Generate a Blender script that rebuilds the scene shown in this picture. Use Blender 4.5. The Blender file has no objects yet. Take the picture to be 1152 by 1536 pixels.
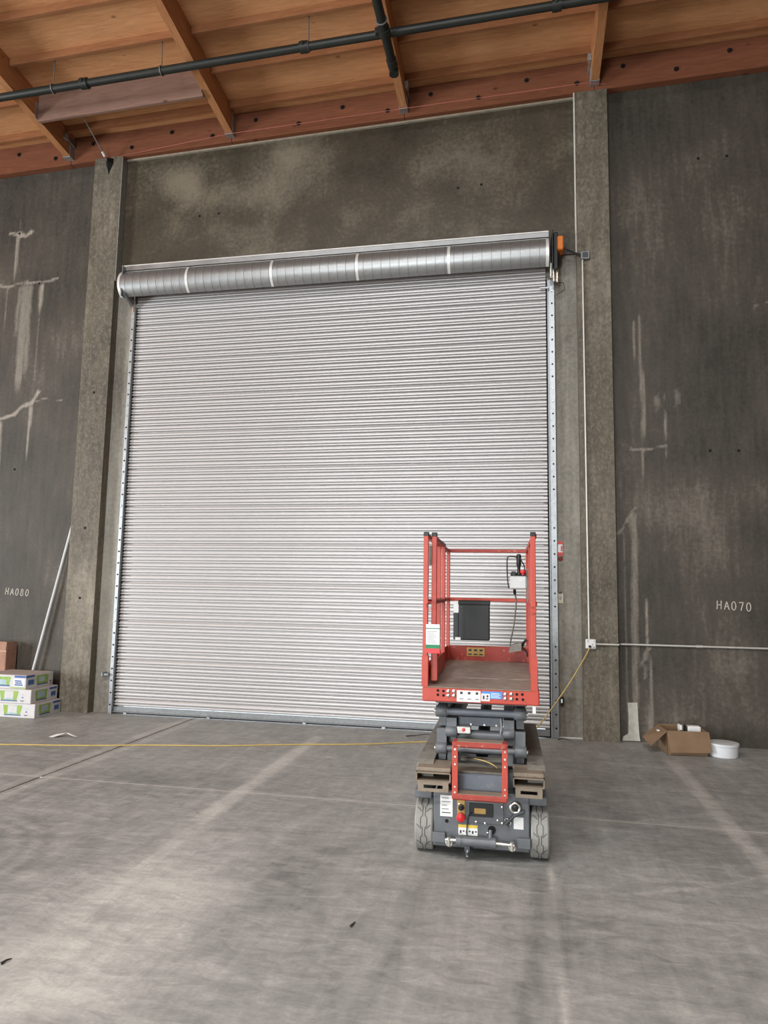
import bpy, bmesh, math, random
import numpy as np
from mathutils import Vector, Matrix
random.seed(7)
SC = bpy.context.scene
COL = SC.collection
R = math.radians

# ------------------------------------------------------------------ camera
f_px, yaw, pitch, roll = 1044.2, 0.19814, 0.11225, 0.01669
cam_d = bpy.data.cameras.new('camera'); cam = bpy.data.objects.new('camera', cam_d); COL.objects.link(cam)
fw = Vector((-math.sin(yaw)*math.cos(pitch), math.cos(yaw)*math.cos(pitch), math.sin(pitch)))
rt = Vector((math.cos(yaw), math.sin(yaw), 0)); up = rt.cross(fw)
r2 = rt*math.cos(roll) + up*math.sin(roll); u2 = -rt*math.sin(roll) + up*math.cos(roll)
m = Matrix((r2, u2, -fw)).transposed().to_4x4(); m.translation = Vector((0, -7.7242, 1.5))
cam.matrix_world = m
cam_d.sensor_fit = 'VERTICAL'; cam_d.sensor_height = 36; cam_d.lens = 36*f_px/1536
cam_d.clip_start = .05; cam_d.clip_end = 200
SC.camera = cam

# ------------------------------------------------------------------ world, lights, exposure
w = bpy.data.worlds.new('daylight'); SC.world = w; w.use_nodes = True
w.node_tree.nodes['Background'].inputs[0].default_value = (.80, .90, 1, 1)
w.node_tree.nodes['Background'].inputs[1].default_value = 4.0
SC.view_settings.view_transform = 'Standard'; SC.view_settings.look = 'None'
SC.view_settings.gamma = 1; SC.view_settings.use_curve_mapping = False
SC.view_settings.exposure = 0.0
def area(name, loc, target, sx, sy, power, color=(1, 1, 1)):
    d = bpy.data.lights.new(name, 'AREA'); d.shape = 'RECTANGLE'; d.size = sx; d.size_y = sy
    d.energy = power; d.color = color
    o = bpy.data.objects.new(name, d); COL.objects.link(o); o.location = loc
    o.rotation_euler = (Vector(target)-Vector(loc)).to_track_quat('-Z', 'Z').to_euler()
    return o
DAY = (.93, .97, 1)
SKY = [(-4.78, -10.0), (-.30, -10.0), (-4.78, -14.6), (-.30, -14.6)]     # roof openings glazed with skylights
ROOF0, SLOPE = 7.44, .12
for i, (sx_, sy_) in enumerate(SKY):
    area('skylight_roof_offscreen', (sx_, sy_, ROOF0 - SLOPE*sy_ - .12), (sx_, sy_, 0), 2.0, 1.1, 430, DAY)
area('dock_door_back_offscreen', (-4.3, -22.0, 2.2), (-4.3, 0, 2.2), 3.6, 4.2, 1500, DAY)
area('dock_door_left_offscreen', (-16.0, -9.0, 2.2), (0, -9.0, 2.2), 4.0, 4.2, 1900, DAY)

# ------------------------------------------------------------------ helpers
class MB:
    def __init__(s): s.v = []; s.f = []
    def add(s, vs, fs):
        n = len(s.v); s.v += [tuple(map(float, v)) for v in vs]; s.f += [tuple(i+n for i in f) for f in fs]; return s
    def box(s, x0, x1, y0, y1, z0, z1, c=0.0):
        if x0 > x1: x0, x1 = x1, x0
        if y0 > y1: y0, y1 = y1, y0
        if z0 > z1: z0, z1 = z1, z0
        c = min(c, (x1-x0)*.45, (y1-y0)*.45, (z1-z0)*.45)
        if c <= 0:
            vs = [(x, y, z) for x in (x0, x1) for y in (y0, y1) for z in (z0, z1)]
            return s.add(vs, [(0, 1, 3, 2), (4, 6, 7, 5), (0, 4, 5, 1), (2, 3, 7, 6), (0, 2, 6, 4), (1, 5, 7, 3)])
        X, Y, Z = (x0, x1), (y0, y1), (z0, z1); sg = (1, -1)
        vs = []; idx = {}
        for a in (0, 1):
            for b in (0, 1):
                for d in (0, 1):
                    for k in range(3):
                        o = [0 if k == j else c for j in range(3)]
                        idx[(a, b, d, k)] = len(vs)
                        vs.append((X[a]+sg[a]*o[0], Y[b]+sg[b]*o[1], Z[d]+sg[d]*o[2]))
        fs = []
        q = lambda *t: idx[t]
        for a in (0, 1):
            fs.append((q(a,0,0,0), q(a,1,0,0), q(a,1,1,0), q(a,0,1,0)))
            fs.append((q(0,a,0,1), q(1,a,0,1), q(1,a,1,1), q(0,a,1,1)))
            fs.append((q(0,0,a,2), q(1,0,a,2), q(1,1,a,2), q(0,1,a,2)))
            for b in (0, 1):
                fs.append((q(0,a,b,1), q(1,a,b,1), q(1,a,b,2), q(0,a,b,2)))
                fs.append((q(a,0,b,0), q(a,1,b,0), q(a,1,b,2), q(a,0,b,2)))
                fs.append((q(a,b,0,0), q(a,b,1,0), q(a,b,1,1), q(a,b,0,1)))
                for d in (0, 1): fs.append((q(a,b,d,0), q(a,b,d,1), q(a,b,d,2)))
        return s.add(vs, fs)
    def tube(s, pts, r, n=10, cap=True, r1=None):
        pts = [Vector(p) for p in pts]; k = len(pts); rings = []
        prev = None
        for i, p in enumerate(pts):
            t = (pts[min(i+1, k-1)] - pts[max(i-1, 0)]).normalized()
            if prev is None:
                a = Vector((0, 0, 1)) if abs(t.z) < .9 else Vector((1, 0, 0))
                u = t.cross(a).normalized()
            else:
                u = (prev - t*prev.dot(t)).normalized()
            prev = u; v = t.cross(u)
            rr = r if r1 is None else r + (r1-r)*i/(k-1)
            rings.append([p + (u*math.cos(2*math.pi*j/n) + v*math.sin(2*math.pi*j/n))*rr for j in range(n)])
        vs = [q for g in rings for q in g]; fs = []
        for i in range(k-1):
            for j in range(n):
                fs.append((i*n+j, i*n+(j+1) % n, (i+1)*n+(j+1) % n, (i+1)*n+j))
        if cap: fs += [tuple(range(n))[::-1], tuple((k-1)*n+j for j in range(n))]
        return s.add(vs, fs)
    def lathe(s, prof, origin, axis='z', n=24):
        o = Vector(origin); vs = []; fs = []
        for r, h in prof:
            for j in range(n):
                a = 2*math.pi*j/n; c_, s_ = r*math.cos(a), r*math.sin(a)
                vs.append(o + {'z': Vector((c_, s_, h)), 'x': Vector((h, c_, s_)), 'y': Vector((c_, h, s_))}[axis])
        for i in range(len(prof)-1):
            for j in range(n): fs.append((i*n+j, i*n+(j+1) % n, (i+1)*n+(j+1) % n, (i+1)*n+j))
        if prof[0][0] > 1e-5: fs.append(tuple(range(n))[::-1])
        if prof[-1][0] > 1e-5: fs.append(tuple((len(prof)-1)*n+j for j in range(n)))
        return s.add(vs, fs)
    def prism(s, poly, axis, a0, a1):
        """polygon in the two other axes, extruded along axis"""
        n = len(poly); f = {'x': lambda p, a: (a, p[0], p[1]), 'y': lambda p, a: (p[0], a, p[1]), 'z': lambda p, a: (p[0], p[1], a)}[axis]
        vs = [f(p, a0) for p in poly] + [f(p, a1) for p in poly]
        fs = [tuple(range(n))[::-1], tuple(range(n, 2*n))] + [(i, (i+1) % n, n+(i+1) % n, n+i) for i in range(n)]
        return s.add(vs, fs)
    def quad(s, a, b, c, d, t=0.0):
        """four corners; with t a thin plate"""
        a, b, c, d = map(Vector, (a, b, c, d))
        if t == 0: return s.add([a, b, c, d], [(0, 1, 2, 3)])
        n = (b-a).cross(d-a).normalized()*t
        return s.add([a, b, c, d, a+n, b+n, c+n, d+n], [(3, 2, 1, 0), (4, 5, 6, 7), (0, 1, 5, 4), (1, 2, 6, 5), (2, 3, 7, 6), (3, 0, 4, 7)])
    def ring(s, center, axis, Rr, r, n=20, k=8):
        c = Vector(center); ax = {'x': (Vector((0,1,0)), Vector((0,0,1))), 'y': (Vector((1,0,0)), Vector((0,0,1))), 'z': (Vector((1,0,0)), Vector((0,1,0)))}[axis]
        w_ = ax[0].cross(ax[1]); vs = []; fs = []
        for i in range(n):
            a = 2*math.pi*i/n; d = ax[0]*math.cos(a)+ax[1]*math.sin(a)
            for j in range(k):
                b = 2*math.pi*j/k; vs.append(c + d*(Rr + r*math.cos(b)) + w_*r*math.sin(b))
        for i in range(n):
            for j in range(k): fs.append((i*k+j, ((i+1) % n)*k+j, ((i+1) % n)*k+(j+1) % k, i*k+(j+1) % k))
        return s.add(vs, fs)
    def mesh(s, name, mat, smooth=None):
        me = bpy.data.meshes.new(name); me.from_pydata(s.v, [], s.f); me.validate()
        bm = bmesh.new(); bm.from_mesh(me); bmesh.ops.recalc_face_normals(bm, faces=bm.faces); bm.to_mesh(me); bm.free()
        if mat is not None: me.materials.append(mat)
        if smooth:
            me.polygons.foreach_set('use_smooth', [True]*len(me.polygons))
            me.set_sharp_from_angle(angle=R(smooth))
        return me
    def build(s, name, mat, parent=None, smooth=None, loc=None):
        """vertices are in the parent's frame (or the world)"""
        o = bpy.data.objects.new(name, s.mesh(name, mat, smooth)); COL.objects.link(o)
        if parent is not None: o.parent = parent
        if loc is not None: o.location = loc
        return o
def link(name, me, parent=None, loc=(0, 0, 0), rot=None):
    o = bpy.data.objects.new(name, me); COL.objects.link(o); o.parent = parent; o.location = loc
    if rot: o.rotation_euler = rot
    return o
def empty(name, loc, rz=0):
    o = bpy.data.objects.new(name, None); COL.objects.link(o); o.location = loc; o.rotation_euler = (0, 0, rz); o.empty_display_size = .1
    return o
def tag(o, label=None, cat=None, group=None, kind=None):
    if label: o['label'] = label
    if cat: o['category'] = cat
    if group: o['group'] = group
    if kind: o['kind'] = kind
    return o
def origin_to(o, p):
    """shift a top-level mesh so that its origin is p"""
    p = Vector(p); o.data.transform(Matrix.Translation(-p)); o.location = p; return o

# numpy noise for stains and dust maps
def vnoise(x, y, seed):
    rs = np.random.RandomState(seed); T = rs.rand(256, 256)
    xi = np.floor(x).astype(int); yi = np.floor(y).astype(int); fx = x-xi; fy = y-yi
    fx = fx*fx*(3-2*fx); fy = fy*fy*(3-2*fy)
    g = lambda a, b: T[a % 256, b % 256]
    return (g(xi, yi)*(1-fx)+g(xi+1, yi)*fx)*(1-fy) + (g(xi, yi+1)*(1-fx)+g(xi+1, yi+1)*fx)*fy
def fbm(x, y, seed, o=4):
    t = 0; a = .5
    for i in range(o): t = t + a*vnoise(x*2**i, y*2**i, seed+i); a *= .5
    return t/(1-.5**o)
def sstep(a, b, x):
    t = np.clip((x-a)/(b-a), 0, 1); return t*t*(3-2*t)
def blob(x, y, cx, cy, rx, ry):
    return np.exp(-((x-cx)/rx)**2 - ((y-cy)/ry)**2)

# ------------------------------------------------------------------ materials
def srgb(r, g, b):
    f = lambda c: (c/255/12.92 if c/255 <= .04045 else ((c/255+.055)/1.055)**2.4)
    return (f(r), f(g), f(b), 1)
class N:
    def __init__(s, name):
        s.m = bpy.data.materials.new(name); s.m.use_nodes = True; s.t = s.m.node_tree; s.b = s.t.nodes['Principled BSDF']
    def n(s, typ, **kw):
        o = s.t.nodes.new(typ)
        for k, v in kw.items():
            if k in o.inputs: s.set(o.inputs[k], v)
            else: setattr(o, k, v)
        return o
    def set(s, sock, v):
        if hasattr(v, 'is_output') : s.t.links.new(v, sock)
        else: sock.default_value = v
    def math(s, op, a, b=0.0, clamp=False):
        o = s.t.nodes.new('ShaderNodeMath'); o.operation = op; o.use_clamp = clamp
        s.set(o.inputs[0], a); s.set(o.inputs[1], b); return o.outputs[0]
    def coord(s, kind='Object', scale=(1, 1, 1), rot=(0, 0, 0), loc=(0, 0, 0)):
        c = s.t.nodes.new('ShaderNodeTexCoord'); mp = s.t.nodes.new('ShaderNodeMapping')
        s.t.links.new(c.outputs[kind], mp.inputs[0]); mp.inputs['Scale'].default_value = scale; mp.inputs['Rotation'].default_value = rot; mp.inputs['Location'].default_value = loc
        return mp.outputs[0]
    def noise(s, vec, scale, detail=4, rough=.55, dist=0.0):
        o = s.t.nodes.new('ShaderNodeTexNoise'); s.set(o.inputs['Vector'], vec)
        o.inputs['Scale'].default_value = scale; o.inputs['Detail'].default_value = detail; o.inputs['Roughness'].default_value = rough; o.inputs['Distortion'].default_value = dist
        return o.outputs['Fac']
    def ramp(s, fac, stops):
        o = s.t.nodes.new('ShaderNodeValToRGB'); s.set(o.inputs[0], fac); e = o.color_ramp.elements
        while len(e) < len(stops): e.new(.5)
        for k, (p, c) in zip(e, stops): k.position = p; k.color = c if len(c) == 4 else (*c, 1)
        return o.outputs[0]
    def mix(s, fac, a, b, mode='MIX'):
        o = s.t.nodes.new('ShaderNodeMix'); o.data_type = 'RGBA'; o.blend_type = mode
        s.set(o.inputs[0], fac); s.set(o.inputs[6], a); s.set(o.inputs[7], b); return o.outputs[2]
    def attr(s, name):
        o = s.t.nodes.new('ShaderNodeAttribute'); o.attribute_name = name; return o.outputs['Fac']
    def mrange(s, v, a, b, c=0.0, d=1.0):
        o = s.t.nodes.new('ShaderNodeMapRange'); s.set(o.inputs[0], v)
        for i, q in enumerate((a, b, c, d)): o.inputs[i+1].default_value = q
        return o.outputs[0]
    def out(s, color=None, rough=None, metal=None, bump=None, bstr=.3, bdist=.01, spec=None):
        if color is not None: s.set(s.b.inputs['Base Color'], color)
        if rough is not None: s.set(s.b.inputs['Roughness'], rough)
        if metal is not None: s.set(s.b.inputs['Metallic'], metal)
        if spec is not None: s.set(s.b.inputs['Specular IOR Level'], spec)
        if bump is not None:
            o = s.t.nodes.new('ShaderNodeBump'); s.set(o.inputs['Height'], bump); o.inputs['Strength'].default_value = bstr; o.inputs['Distance'].default_value = bdist
            s.t.links.new(o.outputs[0], s.b.inputs['Normal'])
        return s.m
def plain(name, col, rough=.5, metal=0.0, var=.12, scale=18, dirt=None, dscale=6, damt=.5, spec=None, bstr=0.0):
    """painted or moulded surface with slight tonal variation and optional worn patches"""
    q = N(name); v = q.coord('Object')
    n1 = q.noise(v, scale, 4)
    dk = tuple(c*(1-var) for c in col[:3])+(1,); lt = tuple(min(1, c*(1+var)) for c in col[:3])+(1,)
    c = q.ramp(n1, [(.3, dk), (.7, lt)])
    if dirt:
        n2 = q.noise(v, dscale, 6, .65)
        c = q.mix(q.mrange(n2, .62-.25*damt, .75-.2*damt), c, dirt)
    return q.out(c, rough, metal, bump=n1 if bstr else None, bstr=bstr, bdist=.002, spec=spec)

def concrete(name, dark, mid, light, stain=(.42, .40, .35, 1), rough=.62, sk=.28, speck=0.0):
    q = N(name); v = q.coord('Object'); vs = q.coord('Object', (5, 5, .6))
    big = q.noise(v, 1.1, 6, .62, .4); fine = q.noise(v, 22, 6, .65); grain = q.noise(v, 120, 3, .6)
    strk = q.noise(vs, 3, 4, .6)
    t = q.math('ADD', q.math('MULTIPLY', big, .64-sk), q.math('ADD', q.math('MULTIPLY', fine, .34), q.math('MULTIPLY', strk, sk)))
    t = q.math('ADD', t, q.math('SUBTRACT', q.attr('tone'), .5))
    c = q.ramp(t, [(.30, dark), (.48, mid), (.70, light)])
    c = q.mix(q.mrange(grain, .3, .75, 0, .35), c, q.mix(.5, c, light))
    if speck:
        sp = q.noise(q.coord('Object', (1, 1, .55)), 46, 6, .8, .5)
        c = q.mix(q.mrange(sp, .50, .66, 0, speck), c, light); c = q.mix(q.mrange(sp, .44, .30, 0, speck), c, dark)
    st = q.math('ADD', q.attr('stain'), q.math('MULTIPLY', q.math('SUBTRACT', q.noise(v, 30, 5, .7), .5), .55))
    sm = q.math('MULTIPLY', q.math('MULTIPLY', q.mrange(st, .20, .95), q.mrange(q.attr('stain'), .02, .2)), q.mrange(q.noise(vs, 9, 4, .7), .3, .6, .45, 1.0))
    c = q.mix(sm, c, stain)
    hgt = q.math('ADD', q.math('MULTIPLY', q.noise(v, 9, 6, .7, .6), .8), q.math('MULTIPLY', grain, .25))
    return q.out(c, q.mrange(fine, .2, .8, rough-.12, rough+.12), 0, bump=hgt, bstr=.5, bdist=.012, spec=.4)
M = {}
M['conc_header'] = concrete('concrete_header', srgb(36, 32, 23), srgb(68, 61, 48), srgb(122, 112, 95), rough=.45, sk=.08)
M['conc_wall'] = concrete('concrete_wall', srgb(36, 33, 27), srgb(70, 64, 55), srgb(124, 115, 103), srgb(158, 149, 136))
M['conc_pil'] = concrete('concrete_pilaster', srgb(56, 50, 41), srgb(95, 87, 73), srgb(150, 141, 125), speck=.5)
M['conc_jamb'] = concrete('concrete_jamb', srgb(84, 78, 67), srgb(136, 131, 120), srgb(170, 165, 154))
M['conc_room'] = plain('concrete_room', srgb(95, 90, 80), .8)
# floor
q = N('concrete_floor'); v = q.coord('Object'); va = q.coord('Object', (.55, 2.2, 1), (0, 0, R(-6))); vb = q.coord('Object', (2.6, .5, 1), (0, 0, R(4)))
n1 = q.noise(v, 1.2, 7, .65, .5); n2 = q.noise(va, 3.2, 7, .7, .8); n3 = q.noise(vb, 4.5, 7, .7, .5); n4 = q.noise(v, 60, 4, .7); n5 = q.noise(q.coord('Object', (.7, 1.6, 1), (0, 0, R(20))), 9, 8, .75, 1.0)
t = q.math('ADD', q.math('MULTIPLY', n1, .18), q.math('ADD', q.math('ADD', q.math('MULTIPLY', n2, .24), q.math('MULTIPLY', n5, .38)), q.math('MULTIPLY', n3, .20)))
t = q.math('ADD', t, q.math('SUBTRACT', q.attr('dust'), .5))
c = q.ramp(t, [(.34, srgb(94, 94, 91)), (.45, srgb(134, 133, 129)), (.54, srgb(160, 158, 153)), (.68, srgb(198, 195, 187))])
c = q.mix(q.mrange(n4, .35, .7, .0, .3), c, srgb(120, 119, 114))
M['floor'] = q.out(c, q.mrange(n2, .3, .7, .42, .66), 0, bump=q.math('ADD', q.math('MULTIPLY', n4, .4), n2), bstr=.12, bdist=.004, spec=.4)
M['joint'] = plain('joint_filler', srgb(190, 186, 176), .8)
# timber
def wood(name, a, b, knots, axis='x', sc=1.0):
    q = N(name); s_ = (1.2, 14, 14) if axis == 'x' else (14, 1.2, 14)
    v = q.coord('Object', s_); v0 = q.coord('Object', (5, 9, 9) if axis == 'x' else (9, 5, 9))
    g = q.noise(v, 2.2*sc, 8, .65, 1.4); big = q.noise(q.coord('Object'), .9, 3)
    c = q.ramp(q.math('ADD', q.math('MULTIPLY', g, .75), q.math('MULTIPLY', big, .25)), [(.3, a), (.65, b)])
    vo = q.n('ShaderNodeTexVoronoi', Vector=v0); vo.inputs['Scale'].default_value = .42
    c = q.mix(q.mrange(vo.outputs['Distance'], .03, .09, .75, 0), c, knots)
    return q.out(c, .75, 0, bump=g, bstr=.15, bdist=.003, spec=.12)
M['ply'] = wood('plywood_decking', srgb(176, 120, 80), srgb(212, 158, 112), srgb(104, 62, 38), 'x')
M['stiff'] = wood('stiffener_timber', srgb(132, 86, 58), srgb(166, 114, 78), srgb(76, 46, 30), 'x')
M['ledger'] = wood('ledger_timber', srgb(106, 64, 46), srgb(136, 86, 62), srgb(52, 32, 24), 'x')
M['purlin'] = wood('purlin_timber', srgb(160, 104, 66), srgb(198, 142, 98), srgb(96, 56, 34), 'y')
M['brownboard'] = wood('weathered_header_timber', srgb(120, 92, 80), srgb(146, 116, 102), srgb(70, 50, 42), 'x')
# metals and paints
def metal(name, col, rough, aniso=None, var=.08, sc=14, stretch=(1, 1, 1), met=1.0):
    q = N(name); v = q.coord('Object', stretch); n = q.noise(v, sc, 5, .6)
    dk = tuple(c*(1-var) for c in col[:3])+(1,); lt = tuple(min(1, c*(1+var)) for c in col[:3])+(1,)
    return q.out(q.ramp(n, [(.3, dk), (.7, lt)]), q.mrange(n, .2, .8, rough-.06, rough+.08), met, bump=n, bstr=.03, bdist=.001)
q = N('galvanised_slat'); n = q.noise(q.coord('Object', (.25, 1, 1)), 1.5, 3)
M['slat'] = q.out(q.ramp(n, [(.3, srgb(186, 183, 181)), (.7, srgb(200, 197, 195))]), .46, .5)
M['hood'] = metal('galvanised_hood', srgb(160, 161, 160), .42, var=.12, sc=6, met=.8)
M['strap'] = metal('hood_strap', srgb(226, 224, 218), .4, met=.4)
M['galv'] = metal('galvanised_steel', srgb(178, 182, 184), .42, var=.14, sc=24, met=.75)
M['galvdull'] = metal('dull_steel', srgb(138, 140, 140), .5, var=.15, sc=30, met=.7)
M['chrome'] = metal('bright_steel', srgb(225, 222, 214), .3)
M['pipe'] = plain('sprinkler_black_steel', srgb(44, 46, 42), .45, .3)
M['black'] = plain('black_plastic', srgb(22, 22, 23), .45)
M['blackscratch'] = plain('scratched_black_plastic', srgb(26, 27, 28), .4, dirt=srgb(128, 130, 128), dscale=22, damt=-.12)
M['gasket'] = plain('black_gasket', srgb(14, 14, 15), .8)
M['caulk'] = plain('pale_caulk', srgb(196, 194, 184), .8, var=.1)
M['sill'] = plain('grout_sill', srgb(150, 140, 122), .9, var=.15)
M['caulkgrey'] = plain('grey_caulk', srgb(138, 137, 130), .85, var=.15)
M['bolt'] = plain('dark_bolt', srgb(40, 38, 36), .5, .5)
M['orange'] = plain('orange_motor_paint', srgb(206, 112, 38), .5)
M['red'] = plain('lift_red_paint', srgb(182, 68, 51), .45, var=.08, dirt=srgb(120, 52, 42), dscale=20, damt=-.1)
M['redworn'] = plain('worn_red_paint', srgb(158, 60, 48), .5, var=.1, dirt=srgb(206, 160, 140), dscale=26, damt=.15)
M['grey'] = plain('lift_grey_paint', srgb(96, 99, 102), .42, var=.1, dirt=srgb(120, 118, 110), dscale=12, damt=.0)
M['greydark'] = plain('lift_dark_grey_paint', srgb(58, 62, 66), .45, var=.1)
M['greydust'] = plain('dusty_grey_paint', srgb(128, 124, 114), .7, var=.15, dirt=srgb(96, 92, 84), dscale=10, damt=.3)
M['greyblue'] = plain('blue_grey_paint', srgb(106, 112, 120), .45, var=.1, dirt=srgb(150, 146, 136), dscale=14, damt=.0)
M['rustdust'] = plain('rusty_dusty_steel', srgb(134, 122, 106), .7, var=.16, dirt=srgb(112, 76, 56), dscale=18, damt=.1)
M['deck'] = plain('worn_deck_plate', srgb(138, 124, 112), .55, var=.3, scale=16, dirt=srgb(136, 92, 76), dscale=9, damt=.0)
M['tire'] = plain('pale_solid_rubber', srgb(142, 140, 134), .75, var=.1, dirt=srgb(112, 110, 104), dscale=9, damt=.1)
M['groove'] = plain('tread_groove', srgb(62, 60, 56), .9)
M['white'] = plain('white_sticker', srgb(226, 226, 222), .55, var=.03)
M['whiteplastic'] = plain('white_plastic', srgb(206, 208, 206), .5, var=.05)
M['yellow'] = plain('yellow_sticker', srgb(222, 190, 70), .55)
M['tan'] = plain('tan_sticker', srgb(186, 150, 84), .6, var=.15)
M['blue'] = plain('blue_sticker', srgb(70, 138, 206), .5)
M['green'] = plain('green_sticker', srgb(40, 128, 84), .55)
M['redbright'] = plain('bright_red', srgb(210, 40, 44), .4)
M['pink'] = plain('pink_red_print', srgb(206, 74, 74), .6)
M['ink'] = plain('dark_ink', srgb(58, 58, 60), .6)
M['tub'] = plain('cloudy_white_plastic', srgb(206, 208, 208), .45, var=.04)
M['card'] = plain('cardboard', srgb(122, 97, 72), .8, var=.12, scale=8)
M['cardold'] = plain('old_cardboard', srgb(158, 120, 100), .85, var=.14, scale=9)
M['cardtape'] = plain('carton_tape', srgb(180, 146, 116), .5)
M['boxwhite'] = plain('white_carton', srgb(198, 195, 193), .7, var=.05)
M['boxtop'] = plain('white_carton_dusty_top', srgb(172, 158, 150), .8, var=.08, scale=7)
M['boxgreen'] = plain('lime_print', srgb(138, 168, 74), .6)
M['boxblue'] = plain('blue_print', srgb(64, 92, 146), .6)
M['boxpale'] = plain('pale_blue_print', srgb(160, 180, 186), .6)
M['pvc'] = plain('grey_white_pvc', srgb(196, 196, 194), .5, var=.05)
M['conduit'] = metal('conduit_steel', srgb(200, 198, 190), .45, met=.5)
M['cord'] = plain('yellow_cord', srgb(190, 164, 98), .6)
M['string'] = plain('pink_string', srgb(206, 120, 112), .8)
M['chalk'] = plain('chalk_line', srgb(186, 180, 168), .95, var=.2, scale=60)
M['paper'] = plain('crumpled_paper', srgb(226, 224, 218), .85)
M['debris'] = plain('dark_debris', srgb(44, 40, 36), .9)
M['hole_shade'] = plain('painted_hole_shade', srgb(16, 15, 13), .95)  # near-black colour standing in for the shade inside holes
M['plaster'] = plain('white_plaster_smear', srgb(190, 186, 174), .9, var=.14, scale=22)
M['ground'] = plain('outside_paving', srgb(190, 188, 182), .8)

# ------------------------------------------------------------------ floor
def grid_obj(name, mat, x0, x1, a0, a1, step, mode, attrs, parent=None, thick=.12, off=0.0):
    """a slab: mode 'z' lies flat (a = y, top at off), mode 'y' stands (a = z, face at y = off)"""
    nx = max(2, int(round((x1-x0)/step))+1); na = max(2, int(round((a1-a0)/step))+1)
    xs = np.linspace(x0, x1, nx); as_ = np.linspace(a0, a1, na); X, A = np.meshgrid(xs, as_)
    X = X.ravel(); A = A.ravel(); O = np.full_like(X, off)
    V = np.stack([X, A, O], 1) if mode == 'z' else np.stack([X, O, A], 1)
    i = np.arange(nx-1)[None, :] + nx*np.arange(na-1)[:, None]; i = i.ravel()
    F = np.stack([i, i+1, i+nx+1, i+nx], 1)
    base = len(V); b = off-thick if mode == 'z' else off+thick
    cor = [(x0, a0), (x1, a0), (x1, a1), (x0, a1)]
    B = np.array([(x, a, b) if mode == 'z' else (x, b, a) for x, a in cor]); V = np.vstack([V, B])
    c = [0, nx-1, nx*na-1, nx*(na-1)]
    sides = [[base+3, base+2, base+1, base]]
    edges = [list(range(0, nx)), list(range(nx-1, nx*na, nx)), list(range(nx*na-1, nx*(na-1)-1, -1)), list(range(nx*(na-1), -1, -nx))]
    for k in range(4): sides.append(edges[k][::-1] + [base+k, base+(k+1) % 4])
    me = bpy.data.meshes.new(name); me.from_pydata(V.tolist(), [], F.tolist()+sides); me.materials.append(mat)
    for an, fn in attrs.items():
        at = me.attributes.new(an, 'FLOAT', 'POINT')
        vals = np.zeros(len(V)); vals[:base] = fn(X, A); vals[base:] = .5 if an != 'stain' else 0
        at.data.foreach_set('value', vals.astype(np.float32))
    return link(name, me, parent)

def dust(x, y):
    d = np.full_like(x, .5)
    wob = (fbm(x*1.3, y*1.3, 3)-.5)*.3
    # pale worn stripes running out from the wall
    s = sstep(.10, .035, np.abs(x+2.065+wob*.08))*sstep(-.5, -.75, y)*sstep(-3.55, -3.1, y)*(.5+.6*fbm(x*4, y*4, 11)); d += .17*s
    s = sstep(.09, .03, np.abs(x+2.02+wob*.1))*sstep(-3.3, -3.6, y)*sstep(-5.2, -4.2, y)*fbm(x*3, y*3, 12); d += .1*s
    s = sstep(.085, .03, np.abs(x-1.32))*sstep(-.7, -.95, y)*(.5+.5*fbm(x*4, y*2, 13)); d += .13*s
    d += .10*sstep(.10, .05, np.abs(np.abs(x+3.72)-.05))*sstep(.2, -.2, y)*(.4+.6*fbm(x*6, y*3, 14)) + .05*sstep(.05, .02, np.abs(y+2.68))
    # dusty wash in the foreground
    d += .16*blob(x, y, -1.75, -4.45, .38, .55)*(.4+fbm(x*3, y*3, 21)) + .10*blob(x, y, -1.9, -5.2, .5, .4)
    d -= .08*blob(x, y, -1.25, -4.15, .22, .5)*(.4+fbm(x*4, y*2, 22))
    d -= .10*sstep(.045, .025, np.abs(x+3.72))*sstep(.2, -.2, y)
    d -= .10*blob(x, y, -2.6, -2.5, .7, .35)*(.4+fbm(x*2, y*6, 24))
    # tyre tracks drawn towards the viewer
    for cx, a, w_ in ((.02, .07, .05), (.14, .06, .03), (-.56, .04, .05)):
        d -= a*sstep(w_, w_*.4, np.abs(x-cx-.06*np.sin(y*1.3)))*sstep(-3.4, -3.8, y)*(.3+fbm(x*20, y*1.5, 31))
    d += .13*sstep(.012, .004, np.abs(x-.10-.05*np.sin(y*1.1)))*sstep(-3.5, -3.7, y)
    rr = np.hypot(x+3.5, y+4.35)
    for r0, w_ in ((.62, .05), (.76, .03), (.88, .05)):
        d -= .075*sstep(w_*1.3, w_*.2, np.abs(rr-r0+.04*(fbm(x*5, y*5, 35)-.5)))*sstep(-3.6, -3.2, x)*(.3+fbm(x*9, y*9, 33))
    rr = np.hypot(x+.2, y+1.6)
    d += .05*sstep(.02, .005, np.abs(rr-2.35))
    return d
floor = MB().box(-16, 12, -22, 6, -.30, -.13).build('floor', M['conc_room']); tag(floor, kind='structure')
JX, JY = -3.72, -2.68
for (x0, x1) in ((-9, JX-.015), (JX+.015, 5)):
    for (y0, y1) in ((-8.2, JY-.005), (JY+.005, 1.2)):
        grid_obj('floor_slab', M['floor'], x0, x1, y0, y1, .03, 'z', {'dust': dust}, floor)
MB().box(-9, 5, JY-.0049, JY+.0049, -.1, -.0003).box(JX-.0148, JX+.0148, -8.2, 1.2, -.1, -.008).build('joint_filler', M['joint'], floor)
MB().box(-9, 5, -22, -8.2, -.13, 0).box(-16, -9, -22, 1.2, -.13, 0).box(5, 12, -22, 1.2, -.13, 0).build('far_slab', M['conc_room'], floor)
gr = MB().box(-14, 12, 1.2, 14, -.10, -.02).build('ground_outside', M['ground']); tag(gr, kind='structure')

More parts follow.
